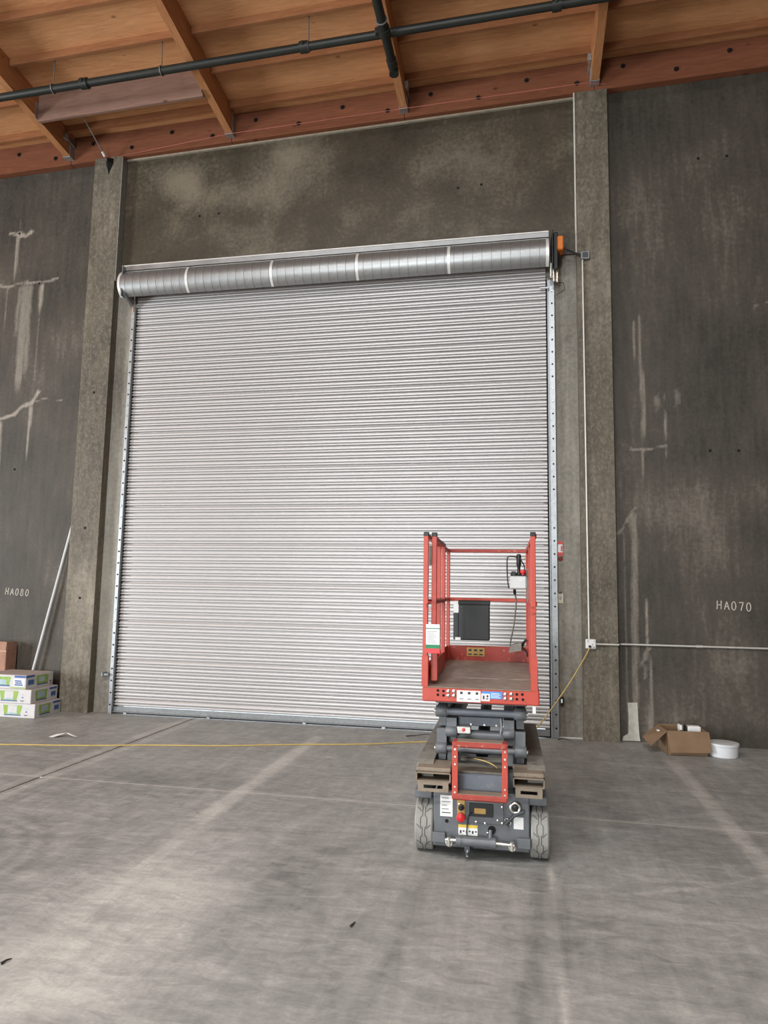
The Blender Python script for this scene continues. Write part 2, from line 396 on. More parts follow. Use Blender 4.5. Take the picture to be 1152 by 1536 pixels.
# ------------------------------------------------------------------ walls
def streak(x, z, x0, ztop, zbot, w0, w1, amt=1.0, seed=1, taper=.3):
    u = np.clip((ztop-z)/(ztop-zbot), 0, 1); cx = x0 + (fbm(z*2.2+seed, z*0+seed, seed)-.5)*.05
    ww = w0+(w1-w0)*u
    return amt*sstep(ww, ww*.35, np.abs(x-cx))*sstep(ztop+.03, ztop-.03, z)*sstep(zbot-taper*.3, zbot+taper, z)
def crack(x, z, pts, w_, amt=1.0):
    d = np.full_like(x, 9.)
    for (xa, za), (xb, zb) in zip(pts[:-1], pts[1:]):
        L = (xb-xa)**2+(zb-za)**2; t = np.clip(((x-xa)*(xb-xa)+(z-za)*(zb-za))/L, 0, 1)
        d = np.minimum(d, np.hypot(x-xa-t*(xb-xa), z-za-t*(zb-za)))
    return amt*sstep(w_, w_*.2, d + (fbm(x*14, z*14, 5)-.5)*w_*1.2)
mx = np.maximum
def stain_left(x, z):
    s = streak(x, z, -6.62, 6.20, 5.42, .045, .035, .8, 2) ; s = mx(s, streak(x, z, -6.60, 6.42, 6.15, .015, .03, .7, 3))
    s = mx(s, crack(x, z, [(-6.73, 6.19), (-6.6, 6.16), (-6.5, 6.13), (-6.42, 6.19)], .05, 1))
    s = mx(s, crack(x, z, [(-6.9, 5.47), (-6.7, 5.43), (-6.5, 5.49), (-6.2, 5.46), (-5.98, 5.50)], .03, .8))
    for x0, a, b, w_, am in ((-6.45, 5.45, 3.9, .10, .62), (-6.36, 5.45, 4.1, .06, .6), (-6.55, 5.42, 4.6, .03, .6), (-6.22, 5.44, 4.95, .05, .95), (-6.20, 5.0, 4.0, .025, .45), (-6.72, 5.40, 4.7, .03, .5)):
        s = mx(s, streak(x, z, x0, a, b, w_, w_*.8, am, int(abs(x0)*50)))
    s = mx(s, crack(x, z, [(-6.9, 3.60), (-6.62, 3.64), (-6.45, 3.70), (-6.36, 3.80), (-6.22, 3.84), (-6.14, 3.98)], .045, 1))
    s = mx(s, crack(x, z, [(-6.22, 3.84), (-6.05, 3.88), (-5.78, 3.86)], .018, .7))
    s = mx(s, streak(x, z, -6.24, 3.80, 3.0, .04, .015, .9, 8))
    s = mx(s, sstep(-6.60, -6.66, x+(fbm(z*3, z*0, 9)-.5)*.05)*sstep(3.66, 3.55, z)*sstep(2.2, 2.6, z)*.85)
    s = mx(s, .45*blob(x, z, -5.95, 6.2, .2, .22)*fbm(x*18, z*18, 41))
    return s
def tone_left(x, z):
    t = .43
    return t + .18*(fbm(x*1.6, z*1.3, 51)-.5)
def stain_right(x, z):
    s = streak(x, z, 1.27, 4.55, 3.05, .02, .045, .62, 61); s = mx(s, streak(x, z, 1.20, 4.5, 3.9, .012, .02, .6, 62))
    s = mx(s, streak(x, z, 1.50, 3.66, 3.05, .012, .035, .75, 63)); s = mx(s, streak(x, z, 1.50, 3.05, 2.6, .012, .006, .5, 69))
    s = mx(s, crack(x, z, [(1.13, 3.06), (1.26, 3.04), (1.5, 3.08)], .022, .7)); s = mx(s, streak(x, z, 1.25, 3.05, 2.6, .03, .012, .6, 64))
    s = mx(s, crack(x, z, [(1.0, 2.14), (1.1, 2.3), (1.17, 2.42)], .022, .7))
    s = mx(s, streak(x, z, 1.14, 2.36, 0, .06, .05, .60, 65, .05)); s = mx(s, streak(x, z, 1.05, 2.2, 0, .02, .03, .45, 66, .05))
    s = mx(s, crack(x, z, [(1.24, 1.5), (1.27, 1.25), (1.25, 1.05), (1.28, .95)], .018, .8)); s = mx(s, streak(x, z, 1.275, .98, .02, .02, .05, .62, 67, .05))
    s = mx(s, crack(x, z, [(1.26, .95), (1.21, .8), (1.23, .65)], .025, .6))
    s = mx(s, .5*blob(x, z, 1.42, 3.55, .05, .18)*fbm(x*30, z*30, 42)*1.6)
    s = mx(s, .5*blob(x, z, 1.62, 3.6, .05, .18)*fbm(x*30, z*30, 43)*1.6)
    s = mx(s, crack(x, z, [(2.45, 4.3), (2.43, 4.58), (2.6, 4.6)], .02, .5))
    return s
def tone_right(x, z):
    t = .43 + .10*blob(x, z, 2.15, 5.4, .25, .5) + .10*blob(x, z, 1.75, 2.2, .35, .6) + .09*blob(x, z, 2.2, .85, .35, .25) + .06*blob(x, z, 1.6, .3, .8, .3) + .05*blob(x, z, 1.35, 5.6, .3, .9)
    return t + .2*(fbm(x*1.5, z*1.2, 71)-.5)
def tone_head(x, z):
    t = .5 + .16*blob(x, z, -4.2, 6.65, .38, .28) + .20*blob(x, z, -2.85, 6.85, .35, .33) + .10*blob(x, z, -3.3, 6.4, .5, .25)
    t -= .13*blob(x, z, -2.15, 6.60, .22, .2) + .12*blob(x, z, -1.7, 6.55, .25, .2) + .10*blob(x, z, -1.3, 6.9, .5, .4) + .05*blob(x, z, -4.6, 6.0, .3, .6)
    t += .06*blob(x, z, -.8, 6.5, .5, .5)
    return t + .16*(fbm(x*1.8, z*1.8, 81)-.5)
def tone_pil(x, z):
    return .47 + .22*(fbm(x*2.5, z*.8, 91)-.5) + .08*(fbm(x*30, z*9, 92)-.5)
def tone_jamb(x, z): return .46 + .16*(fbm(x*2, z*1.0, 95)-.5)
zero = lambda x, z: np.zeros_like(x)
WT = 7.45
wall_l = tag(grid_obj('wall_front_left', M['conc_wall'], -9.0, -5.40, -.10, WT, .03, 'y', {'tone': tone_left, 'stain': stain_left}), kind='structure')
wall_r = tag(grid_obj('wall_front_right', M['conc_wall'], .93, 5.0, -.10, WT, .03, 'y', {'tone': tone_right, 'stain': stain_right}), kind='structure')
wall_c = tag(grid_obj('wall_front', M['conc_header'], -5.10, .64, 5.29, WT, .03, 'y', {'tone': tone_head, 'stain': zero}, off=0.0), kind='structure')
grid_obj('jamb', M['conc_jamb'], -5.10, -4.74, -.10, 5.30, .05, 'y', {'tone': tone_jamb, 'stain': zero}, wall_c)
grid_obj('jamb', M['conc_jamb'], .22, .64, -.10, 5.30, .05, 'y', {'tone': tone_jamb, 'stain': zero}, wall_c)
pil_l = tag(grid_obj('pilaster_left', M['conc_pil'], -5.45, -5.065, -.10, 7.035, .03, 'y', {'tone': tone_pil, 'stain': zero}, off=-.12, thick=.20), kind='structure')
pil_r = tag(grid_obj('pilaster_right', M['conc_pil'], .605, .958, -.10, 7.185, .03, 'y', {'tone': tone_pil, 'stain': zero}, off=-.10, thick=.20), kind='structure')
# sealant beads in the panel joints, plaster smear
MB().box(-5.066, -5.052, -.118, -.002, 5.35, 7.03, .003).build('sealant', M['caulkgrey'], pil_l)
MB().box(.590, .606, -.108, -.06, 5.25, 7.18, .003).build('sealant', M['caulk'], pil_r)
MB().box(.597, .6055, -.10, -.06, .05, 5.25, .002).build('sealant', M['conc_jamb'], pil_r)
MB().box(.36, .60, -.012, 0, -.005, .012, .003).build('sealant', M['caulk'], pil_r)
ps = MB()
pts = [(1.05, .39), (1.145, .395), (1.15, .2), (1.158, .06), (1.165, .012), (.99, .008), (1.0, .05), (1.05, .08), (1.055, .25)]
ps.prism(pts, 'y', -.012, .0); ps.build('plaster_patch', M['plaster'], wall_r)
# form tie holes: discs on the solid face, inner shade painted dark
hole_me = MB().lathe([(.012, .0), (.016, -.003), (.006, -.0035)], (0, 0, 0), 'y', 12).mesh('tie_hole_shade', M['hole_shade'])
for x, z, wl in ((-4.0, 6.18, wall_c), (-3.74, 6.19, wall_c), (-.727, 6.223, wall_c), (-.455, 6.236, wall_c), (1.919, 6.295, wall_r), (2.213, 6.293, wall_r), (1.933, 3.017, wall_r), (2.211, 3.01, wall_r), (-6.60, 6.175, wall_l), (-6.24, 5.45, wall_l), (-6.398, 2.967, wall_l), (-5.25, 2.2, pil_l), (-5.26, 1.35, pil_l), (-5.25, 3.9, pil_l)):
    link('tie_hole_shade', hole_me, wl, (x, -.12 if wl is pil_l else 0, z))
# chalk numbers on the wall panels
GL = {'H': [[(0, 0), (.05, 1)], [(.6, 0), (.62, 1)], [(0, .5), (.6, .5)]], 'A': [[(0, 0), (.35, 1), (.7, 0)], [(.14, .36), (.56, .36)]],
      '0': [[(.3+.3*math.sin(t*math.pi/8), .5+.5*math.cos(t*math.pi/8)) for t in range(17)]],
      '8': [[(.3+.22*math.sin(t*math.pi/6), .76+.24*math.cos(t*math.pi/6)) for t in range(13)], [(.3+.3*math.sin(t*math.pi/6), .25+.25*math.cos(t*math.pi/6)) for t in range(13)]],
      '7': [[(0, .95), (.6, 1), (.25, 0)]]}
def chalk(text, x, z, h, adv, slant, parent):
    mb = MB()
    for i, ch in enumerate(text):
        for line in GL[ch]:
            for (xa, za), (xb, zb) in zip(line[:-1], line[1:]):
                P = [Vector((x+i*adv+h*(a*.75+slant*b), 0, z+h*b-.004*i)) for a, b in ((xa, za), (xb, zb))]
                d = (P[1]-P[0]); n = Vector((-d.z, 0, d.x)).normalized()*.0045; e = Vector((0, -.0015, 0))
                mb.quad(P[0]-n+e, P[1]-n+e, P[1]+n+e, P[0]+n+e, -.0015)
    mb.build('chalk_number', M['chalk'], parent)
chalk('HA080', -6.395, 1.372, .082, .072, .08, wall_l)
chalk('HA070', 1.945, 1.368, .085, .070, .02, wall_r)
# unseen remainder of the building shell
sh = MB().box(-16.2, -9, 0, .2, -.1, 9).build('wall_front_far_left', M['conc_room']); tag(sh, kind='structure')
sh = MB().box(5, 12.2, 0, .2, -.1, 9).build('wall_front_far_right', M['conc_room']); tag(sh, kind='structure')
sh = MB().box(-9, 5, .05, .2, WT, 9).build('wall_front_parapet', M['conc_room']); tag(sh, kind='structure')
sh = MB().box(-16.2, -16, -22, -11, -.1, 11).box(-16.2, -16, -7, 0, -.1, 11).box(-16.2, -16, -11, -7, 4.3, 11).build('wall_left', M['conc_room']); tag(sh, kind='structure')
sh = MB().box(12, 12.2, -22, 0, -.1, 11).build('wall_right', M['conc_room']); tag(sh, kind='structure')
sh = MB().box(-16.2, -6.1, -22.2, -22, -.1, 11).box(-2.5, 12.2, -22.2, -22, -.1, 11).box(-6.1, -2.5, -22.2, -22, 4.3, 11).build('wall_back', M['conc_room']); tag(sh, kind='structure')

# ------------------------------------------------------------------ ceiling: decking sheets, purlins, stiffeners, ledger
PX = [-8.06, -5.83, -3.57, -1.365, .825, 3.04]          # purlin centres
PITCH = 2.24
roof = lambda y: ROOF0 - SLOPE*y
ceil = MB()
ceil.add([(-16, .05, roof(.05)+.06), (12, .05, roof(.05)+.06), (12, -9.2, roof(-9.2)+.06), (-16, -9.2, roof(-9.2)+.06)] +
         [(-16, .05, roof(.05)+.10), (12, .05, roof(.05)+.10), (12, -9.2, roof(-9.2)+.10), (-16, -9.2, roof(-9.2)+.10)],
         [(0, 1, 2, 3), (4, 7, 6, 5), (0, 4, 5, 1), (1, 5, 6, 2), (2, 6, 7, 3), (3, 7, 4, 0)])
# roof behind the viewer, with four skylight openings
def roofbox(x0, x1, y0, y1):
    ceil.add([(x, y, roof(y)+d) for d in (.06, .10) for x, y in ((x0, y0), (x1, y0), (x1, y1), (x0, y1))],
             [(0, 1, 2, 3), (4, 7, 6, 5), (0, 4, 5, 1), (1, 5, 6, 2), (2, 6, 7, 3), (3, 7, 4, 0)])
for y0, y1 in ((-9.2, -9.4), (-10.6, -14.0), (-15.2, -22)): roofbox(-16, 12, y0, y1)
for y0, y1 in ((-9.4, -10.6), (-14.0, -15.2)):
    for x0, x1 in ((-16, -5.85), (-3.7, -1.35), (.76, 12)): roofbox(x0, x1, y0, y1)
ceil = ceil.build('ceiling', M['ply']); tag(ceil, kind='structure')
SY = [-.28 - .51*i for i in range(0, 14)]             # stiffener rows
for i in range(len(PX)-1):                            # plywood sheets, each spanning a bay, two stiffener spacings deep
    for k in range(0, 6):
        y0 = 0.0 if k == 0 else SY[2*k-1]-.02; y1 = SY[2*k+1]-.02 if 2*k+1 < len(SY) else -7.4
        x0, x1 = PX[i]+.004, PX[i+1]-.004
        mb = MB(); mb.add([(x, y-.5*(y0+y1), roof(y)-roof(.5*(y0+y1))+d) for d in (0, .05) for x, y in ((x0-x0, y0-.002), (x1-x0, y0-.002), (x1-x0, y1+.002), (0, y1+.002))],
                          [(0, 1, 2, 3), (4, 7, 6, 5), (0, 4, 5, 1), (1, 5, 6, 2), (2, 6, 7, 3), (3, 7, 4, 0)])
        mb.build('plywood_sheet', M['ply'], ceil, loc=(x0, .5*(y0+y1), roof(.5*(y0+y1))))
st_me = MB().box(0, PITCH-.10, -.019, .019, -.09, 0, .003).mesh('stiffener', M['stiff'])
for i in range(len(PX)-1):
    for k, y in enumerate(SY):
        if i == 1 and k == 1: continue                # the deep header stands here
        link('stiffener', st_me, ceil, (PX[i]+.05, y, roof(y)))
MB().box(PX[1]+.045, PX[2]-.045, -.81, -.77, 7.17, roof(-.77)-.002, .004).build('deep_header', M['brownboard'], ceil)
hang = []
for i, px in enumerate(PX):
    L = 7.3; ang = math.atan(SLOPE)
    mb = MB(); mb.add([(px+dx, y, roof(y)-dz) for dz in (.325, 0) for dx, y in ((-.044, -.10), (.044, -.10), (.044, -L), (-.044, -L))],
                      [(0, 1, 2, 3), (4, 7, 6, 5), (0, 4, 5, 1), (1, 5, 6, 2), (2, 6, 7, 3), (3, 7, 4, 0)])
    p_ = mb.build('purlin', M['purlin'], ceil)
    # stirrup hanger at the ledger: seat under the end, cheeks on both sides
    mb = MB().box(px-.05, px+.05, -.19, -.095, roof(-.12)-.333, roof(-.12)-.325, .002)
    mb.box(px-.050, px-.0445, -.19, -.095, roof(-.12)-.330, roof(-.12)-.06).box(px+.0445, px+.050, -.19, -.095, roof(-.12)-.330, roof(-.12)-.06)
    mb.build('joist_hanger', M['galv'], p_)
    # seismic tie strap: sloped bracket on the purlin side by the ledger
    mb = MB().box(px+.045, px+.085, -.33, -.27, roof(-.3)-.20, roof(-.3)-.12, .004).tube([(px+.065, -.27, roof(-.3)-.17), (px+.065, -.10, roof(-.1)-.17)], .008, 8)
    if i in (1, 3): mb.build('hold_down', M['galv'], p_)
    if i == 4:
        mb = MB().box(px-.085, px-.045, -.33, -.27, roof(-.3)-.20, roof(-.3)-.12, .004).tube([(px-.065, -.27, roof(-.3)-.17), (px-.065, -.10, roof(-.1)-.17)], .008, 8)
        mb.build('hold_down', M['galv'], p_)
for x in (PX[1]+.05, PX[2]-.05):
    s = 1 if x < -5 else -1
    MB().box(x-.006*s, x+.05*s, -.80, -.78, 7.19, 7.40, .002).box(x-.006*s, x, -.86, -.70, 7.19, 7.40, .002).build('joist_hanger', M['galv'], ceil)
# ledger against the wall, in lengths between purlins
bolt_me = MB().lathe([(.028, 0), (.028, -.006), (.013, -.006), (.013, -.022), (.0, -.022)], (0, 0, 0), 'y', 10).mesh('bolt', M['bolt'])
for i in range(len(PX)-1):
    l_ = MB().box(PX[i]+.002, PX[i+1]-.002, -.095, .0, 7.075, 7.440, .004).build('ledger_board', M['ledger'], ceil)
    for k in range(4): link('bolt', bolt_me, l_, (PX[i]+.32+.56*k, -.095, 7.19 if k % 2 else 7.32))
MB().box(-5.05, .60, -.035, .0, 7.052, 7.076, .003).build('sill_strip', M['sill'], ceil)
# pink mason's string along the foot of the ledger
sg = MB().tube([(-5.2, -.10, 7.085), (-3.57, -.202, 7.106), (-1.365, -.202, 7.108), (.70, -.202, 7.10), (.95, -.11, 7.12)], .0022, 6).build('mason_string', M['string'])
tag(sg, 'thin pink string stretched along the foot of the timber ledger', 'string')

# the roof climbs slightly along the wall: tilt everything that belongs to it
def tilt(o):
    pv = Vector((-3.6, 0, 7.2)); Mt = Matrix.Translation(pv) @ Matrix.Rotation(-.025, 4, 'Y') @ Matrix.Translation(-pv)
    bpy.context.view_layer.update(); o.matrix_world = Mt @ o.matrix_world
tilt(ceil); tilt(sg)
# ------------------------------------------------------------------ sprinkler pipes
PY, PZ, PR = -1.24, 7.19, .043
t = tag(empty('sprinkler_main', (-2.4, PY, PZ)), 'black sprinkler main running parallel to the wall under the purlins', 'pipe')
MB().tube([(-5.6, 0, 0), (6.5, 0, 0)], PR, 16).build('pipe', M['pipe'], t, 40)
for x in (-4.85, -2.25, .36, 1.9): 
    rx = x+2.4
    MB().tube([(rx-.045, 0, 0), (rx+.045, 0, 0)], PR+.016, 16).box(rx-.012, rx+.012, -.075, .075, -.02, .02, .004).build('coupling', M['pipe'], t, 40)
for x in (-5.25, -3.9, -2.2, .36, 1.7):
    rx = x+2.4; zt = roof(PY)-PZ
    MB().tube([(rx, 0, PR), (rx, 0, zt)], .006, 8).ring((rx, 0, 0), 'x', PR+.006, .007, 20, 6).build('hanger', M['galvdull'], t, 40)
tilt(t)
t = tag(empty('sprinkler_branch', (-1.345, -1.06, 7.045)), 'black branch pipe hung below the purlin, ending in an elbow', 'pipe')
MB().tube([(0, .0, 0), (0, -5.5, 0)], .047, 16).build('pipe', M['pipe'], t, 40)
MB().tube([(0, .10, 0), (0, .0, 0)], .056, 16).tube([(0, .145, -.005), (0, .10, 0)], .045, 16).lathe([(.052, -.05), (.052, .02), (.03, .05), (0, .052)], (0, .16, -.005), 'z', 14).build('elbow', M['pipe'], t, 40)
MB().tube([(0, -.42, 0), (0, -.33, 0)], .062, 16).box(-.095, -.05, -.40, -.34, -.02, .045, .006).build('coupling', M['pipe'], t, 40)
MB().tube([(.0, -.52, .05), (.0, -.52, .42)], .006, 8).ring((0, -.52, 0), 'y', .054, .007, 20, 6).build('hanger', M['galvdull'], t, 40)
MB().tube([(-.075, -.37, .04), (-.075, -.37, .42)], .004, 6).build('hanger_rod', M['galvdull'], t, 40)
tilt(t)
# sway brace from the roof down to the left pilaster
a = Vector((-5.335, -.60, 7.30)); b = Vector((-5.245, -.17, 6.965))
t = tag(empty('sway_brace', b), 'thin brace rod from the roof with white sleeve and black wall anchor', 'brace')
MB().tube([a-b, (0, 0, 0)], .007, 8).build('rod', M['galvdull'], t)
d = (b-a).normalized()
MB().tube([-d*.11, -d*.05], .016, 10).build('sleeve', M['white'], t)
MB().add([(-.03, .03, .06), (.055, .045, .05), (.06, .048, -.02), (.0, .045, -.16), (-.045, .045, .0), (-.03, .035, .055), (.055, .05, .045), (.06, .052, -.025), (.0, .049, -.165), (-.045, .05, -.005), (.005, -.01, .0)],
         [(0, 1, 10), (1, 2, 10), (2, 3, 10), (3, 4, 10), (4, 0, 10), (5, 6, 7, 8, 9), (0, 1, 6, 5), (1, 2, 7, 6), (2, 3, 8, 7), (3, 4, 9, 8), (4, 0, 5, 9)]).build('anchor', M['black'], t)

# ------------------------------------------------------------------ rolling steel door
DX0, DX1 = -4.775, .265
door = tag(empty('door_1', (-2.255, -.03, 0)), kind='structure')
DP = Vector((-2.255, -.03, 0))
hw = (DX1-DX0)/2
prof = [(.034, 0), (.034, .0078), (.001, .0092), (-.0030, .0130), (-.0046, .0200), (-.0036, .0290), (.0, .0335), (.020, .0345), (.020, .0388), (.0, .0398), (-.0032, .0445), (-.0046, .0530), (-.0034, .0630), (.0005, .0718), (.034, .0730), (.034, .0752)]
pw = prof[:-3] + [(.0005, .0680), (.0045, .0740), (.0085, .0808), (.034, .0822), (.034, .0843)]
def slat_mesh(pr, name):
    mb = MB(); n = len(pr)
    vs = [(x, y, z) for x in (-hw, hw) for y, z in pr] + [(x, .038, z) for x in (-hw, hw) for z in (pr[0][1], pr[-1][1])]
    fs = [(i, i+1, n+i+1, n+i) for i in range(n-1)]
    a0, a1, b0, b1 = 2*n, 2*n+1, 2*n+2, 2*n+3
    fs += [(a0, a1, b1, b0), (0, a0, b0, n), (n-1, 2*n-1, b1, a1), tuple(list(range(n))+[a1, a0]), tuple(list(range(2*n-1, n-1, -1))+[b0, b1])]
    mb.add(vs, fs); return mb.mesh(name, M['slat'], 50)
sm, smw = slat_mesh(prof, 'slat'), slat_mesh(pw, 'slat_wide')
z = .085; k = 0
while z < 5.20:
    k += 1; wide = k % 6 == 1
    link('slat', smw if wide else sm, door, (0, 0, z)); z += .0843 if wide else .0752
mb = MB().box(-hw, hw, -.035, .015, .018, .030, .003).box(-hw, hw, -.012, .0, .018, .082, .003)
mb.build('bottom_bar', M['galvdull'], door)
MB().box(-hw, hw, -.036, -.024, .007, .019).build('bottom_seal', M['gasket'], door)
for x in (-3.55, -2.4, -1.5, -4.6, -.6):
    MB().box(x-.02-DP.x, x+.02-DP.x, -.055, -.034, .0, .026, .003).build('bottom_clip', M['galv'], door)
# guide rails with their rows of bolts
gb = MB().lathe([(.010, 0), (.010, -.004), (.007, -.010), (0, -.010)], (0, 0, 0), 'y', 8)
gb_d, gb_l = gb.mesh('guide_bolt', M['bolt']), gb.mesh('guide_bolt_bright', M['chrome'])
for s, xa, xb in ((-1, -4.85, -4.785), (1, .285, .36)):
    g = MB().box(xa-DP.x, xb-DP.x, -.012, .03, 0, 5.0, .003)
    xi = xb if s < 0 else xa
    g.box(xi-DP.x-.004, xi-DP.x+.004, -.05, .03, 0, 5.0, .002)
    g = g.build('guide_rail', M['galv'], door)
    MB().box((xb if s < 0 else xa-.022)-DP.x, (xb+.022 if s < 0 else xa)-DP.x, -.004, .03, 0, 5.0).build('guide_gasket', M['gasket'], door)
    for i in range(35):
        link('guide_bolt', gb_d if (i % 9) < 7 else gb_l, g, ((xa+xb)/2-DP.x + (.008 if s > 0 else -.008), -.012, .10+.14*i))
# hood: curved sheet made of narrow panels, straps over the laps, flange on the wall
HX0, HX1 = -4.90, .30
hp = []
hc, hr = (-.13, 5.235), .185
ang0, ang1 = R(62), R(-62)
hprof = []
for i in range(15):
    a = ang0 + (ang1-ang0)*i/14
    hprof.append((hc[0]-hr*math.cos(a), hc[1]+hr*math.sin(a)))
def sheet(pr, x0, x1, t_, cx=0.0):
    """a curved sheet with real thickness following profile pr (y, z)"""
    n = len(pr); inn = []
    for i in range(n):
        a = Vector(pr[max(i-1, 0)]); b = Vector(pr[min(i+1, n-1)]); d = (b-a).normalized(); inn.append((pr[i][0]+d.y*-t_ if False else pr[i][0] - d.y*t_, pr[i][1] + d.x*t_))
    mb = MB(); vs = [(x, y, z) for x in (x0, x1) for y, z in pr] + [(x, y, z) for x in (x0, x1) for y, z in inn]
    fs = []
    for i in range(n-1):
        fs += [(i, i+1, n+i+1, n+i), (2*n+i, 3*n+i, 3*n+i+1, 2*n+i+1), (i, 2*n+i, 2*n+i+1, i+1), (n+i, n+i+1, 3*n+i+1, 3*n+i)]
    fs += [(0, n, 3*n, 2*n), (n-1, 3*n-1, 4*n-1, 2*n-1)]
    return mb.add(vs, fs)
hood = empty('hood', (-DP.x-2.3, -DP.y, 0)); hood.parent = door
NP = 50; pwid = (HX1-HX0)/NP
pm = sheet(hprof, .003, pwid-.003, .003).mesh('hood_panel', M['hood'], 40)
for i in range(NP): link('hood_panel', pm, hood, (HX0+2.3+i*pwid, 0, 0))
sheet([(y+.004 if False else y, z) for y, z in hprof], 0, HX1-HX0, .003).build('hood_liner', M['galvdull'], hood, 40, loc=(HX0+2.3, .004, 0))
bp = [(hc[0]-(hr+.004)*math.cos(ang0+(ang1-ang0)*i/14), hc[1]+(hr+.004)*math.sin(ang0+(ang1-ang0)*i/14)) for i in range(15)]
sm_ = sheet(bp, -.016, .016, .004).mesh('hood_strap', M['strap'], 40)
for x in (HX0+.02, -3.98, -2.90, -1.86, -.80, HX1-.02): link('hood_strap', sm_, hood, (x+2.3, 0, 0))
MB().box(HX0+2.3, HX1+2.3, -.225, -.20, hprof[0][1]-.004, hprof[0][1]+.016, .003).build('hood_lip', M['strap'], hood)
MB().box(HX0+2.3, HX1+2.3, -.225, -.215, 5.395, 5.468, .003).build('hood_flange', M['hood'], hood)
MB().box(HX0+2.3, HX1+2.3, -.23, -.21, 5.468, 5.482, .003).build('hood_flange_edge', M['strap'], hood)
for x in (-4.7, -3.5, -2.3, -1.1, .1): MB().box(x+2.3-.01, x+2.3+.01, -.215, .0, 5.40, 5.425).build('hood_bracket', M['galvdull'], hood)
# barrel and end plates
MB().tube([(HX0+.05-DP.x, -.16, 5.20), (HX1-.02-DP.x, -.16, 5.20)], .075, 20).build('barrel', M['galvdull'], door, 40)
for x in (HX0+.055, HX1+.035):
    MB().box(x-.006-DP.x, x+.006-DP.x, -.27, .02, 5.06, 5.45, .003).build('end_plate', M['black'] if x > 0 else M['galvdull'], door)
MB().prism([(-.02, 4.98), (-.26, 5.08), (-.20, 5.12), (-.02, 5.10)], 'x', -4.83-DP.x, -4.80-DP.x).build('wall_bracket', M['galvdull'], door)
MB().box(-4.815-DP.x, -4.79-DP.x, -.06, -.02, 4.93, 5.10, .004).build('guide_stop', M['chrome'], door)
MB().box(.20-DP.x, .30-DP.x, -.055, -.04, 4.88, 4.90, .003).build('guide_stop', M['galv'], door)
# operator on the right end
MB().box(.345-DP.x, .395-DP.x, -.20, .0, 5.03, 5.46, .008).build('gear_case', M['black'], door)
MB().box(.385-DP.x, .455-DP.x, -.24, -.08, 5.235, 5.395, .012).build('motor', M['orange'], door)
for x, z0, z1, r in ((.32, 4.97, 5.13, .016), (.35, 4.92, 5.13, .014), (.388, 4.91, 5.06, .018)):
    MB().tube([(x-DP.x, -.13, z0), (x-DP.x, -.13, z1)], r, 12).build('chain_guide', M['chrome'], door, 40)
MB().tube([(.41-DP.x, -.16, 5.24), (.40-DP.x, -.14, 5.10), (.385-DP.x, -.13, 5.04)], .006, 8).tube([(.40-DP.x, -.1, 4.92), (.46-DP.x, -.05, 4.93), (.47-DP.x, -.04, 4.86), (.38-DP.x, -.03, 4.80)], .004, 6).build('chain', M['bolt'], door)
MB().box(-4.94-DP.x, -4.915-DP.x, -.055, .03, .425, .475, .004).box(-4.915-DP.x, -4.85-DP.x, -.045, .0, .435, .465, .004).build('slide_lock', M['galvdull'], door)

# ------------------------------------------------------------------ electrical: boxes, conduits, cord
t = tag(empty('junction_box', (.69, -.10, 5.21)), 'small grey junction box on the pilaster wired to the orange motor', 'junction box')
MB().box(-.048, .048, -.045, .0, -.045, .045, .006).build('body', M['galvdull'], t)
MB().box(-.03, .03, -.049, -.044, -.03, .03, .002).build('cover', M['greydark'], t)
MB().tube([(-.045, -.03, .01), (-.12, -.04, .035), (-.20, -.06, .07), (-.24, -.06, .09)], .010, 8).build('flexible_whip', M['black'], t)
cd = MB().tube([(.662, -.118, 5.17), (.668, -.118, 1.03)], .0105, 12)
tag(origin_to(cd.build('conduit', M['conduit'], None, 40), (.665, -.118, 1.03)), 'slim steel conduit running up the right pilaster to the junction box', 'conduit')
t = tag(empty('outlet_box', (.682, -.10, .985)), 'white square outlet box low on the pilaster with a cord plugged in', 'outlet box')
MB().box(-.052, .052, -.05, .0, -.05, .05, .007).build('body', M['whiteplastic'], t)
MB().box(-.046, .046, -.056, -.049, -.044, .044, .004).build('cover_plate', M['white'], t)
for dx, dz in ((-.03, .03), (.03, .03), (.03, -.03), (.015, .0)): MB().lathe([(.005, -.0565), (.005, -.059), (0, -.059)], (dx, 0, dz), 'y', 8).build('screw', M['bolt'], t)
MB().lathe([(.014, -.056), (.013, -.075), (.006, -.085)], (-.012, 0, -.025), 'y', 10).build('plug', M['debris'], t)
cd = MB().tube([(.73, -.125, .985), (.96, -.125, .985), (.985, -.03, .985), (1.02, -.025, .985), (5.0, -.025, .985)], .0105, 12)
o = tag(origin_to(cd.build('conduit', M['conduit'], None, 40), (.73, -.03, .985)), 'slim steel conduit running level along the dark concrete wall', 'conduit')
MB().tube([(1.0, .005, 0), (1.06, .005, 0)], .015, 12).build('coupling', M['conduit'], o)
cordp = [(.672, -.17, .955), (.655, -.19, .93), (.60, -.22, .83), (.47, -.27, .62), (.36, -.30, .46), (.24, -.35, .30), (.12, -.42, .16), (.02, -.48, .06), (-.10, -.52, .012), (-.3, -.55, .008), (-.889, -.604, .008), (-1.5, -.86, .008), (-2.2, -1.10, .008), (-2.9, -1.33, .008), (-3.6, -1.52, .008), (-4.2, -1.68, .008), (-4.81, -1.829, .008), (-6.5, -2.2, .008)]
def catmull(P, n=6):
    P = [Vector(p) for p in P]; out = []
    for i in range(len(P)-1):
        a, b, c, d = P[max(i-1, 0)], P[i], P[i+1], P[min(i+2, len(P)-1)]
        for k in range(n):
            t = k/n; out.append(.5*((2*b)+(-a+c)*t+(2*a-5*b+4*c-d)*t*t+(-a+3*b-3*c+d)*t**3))
    return out+[P[-1]]
cp = catmull(cordp)
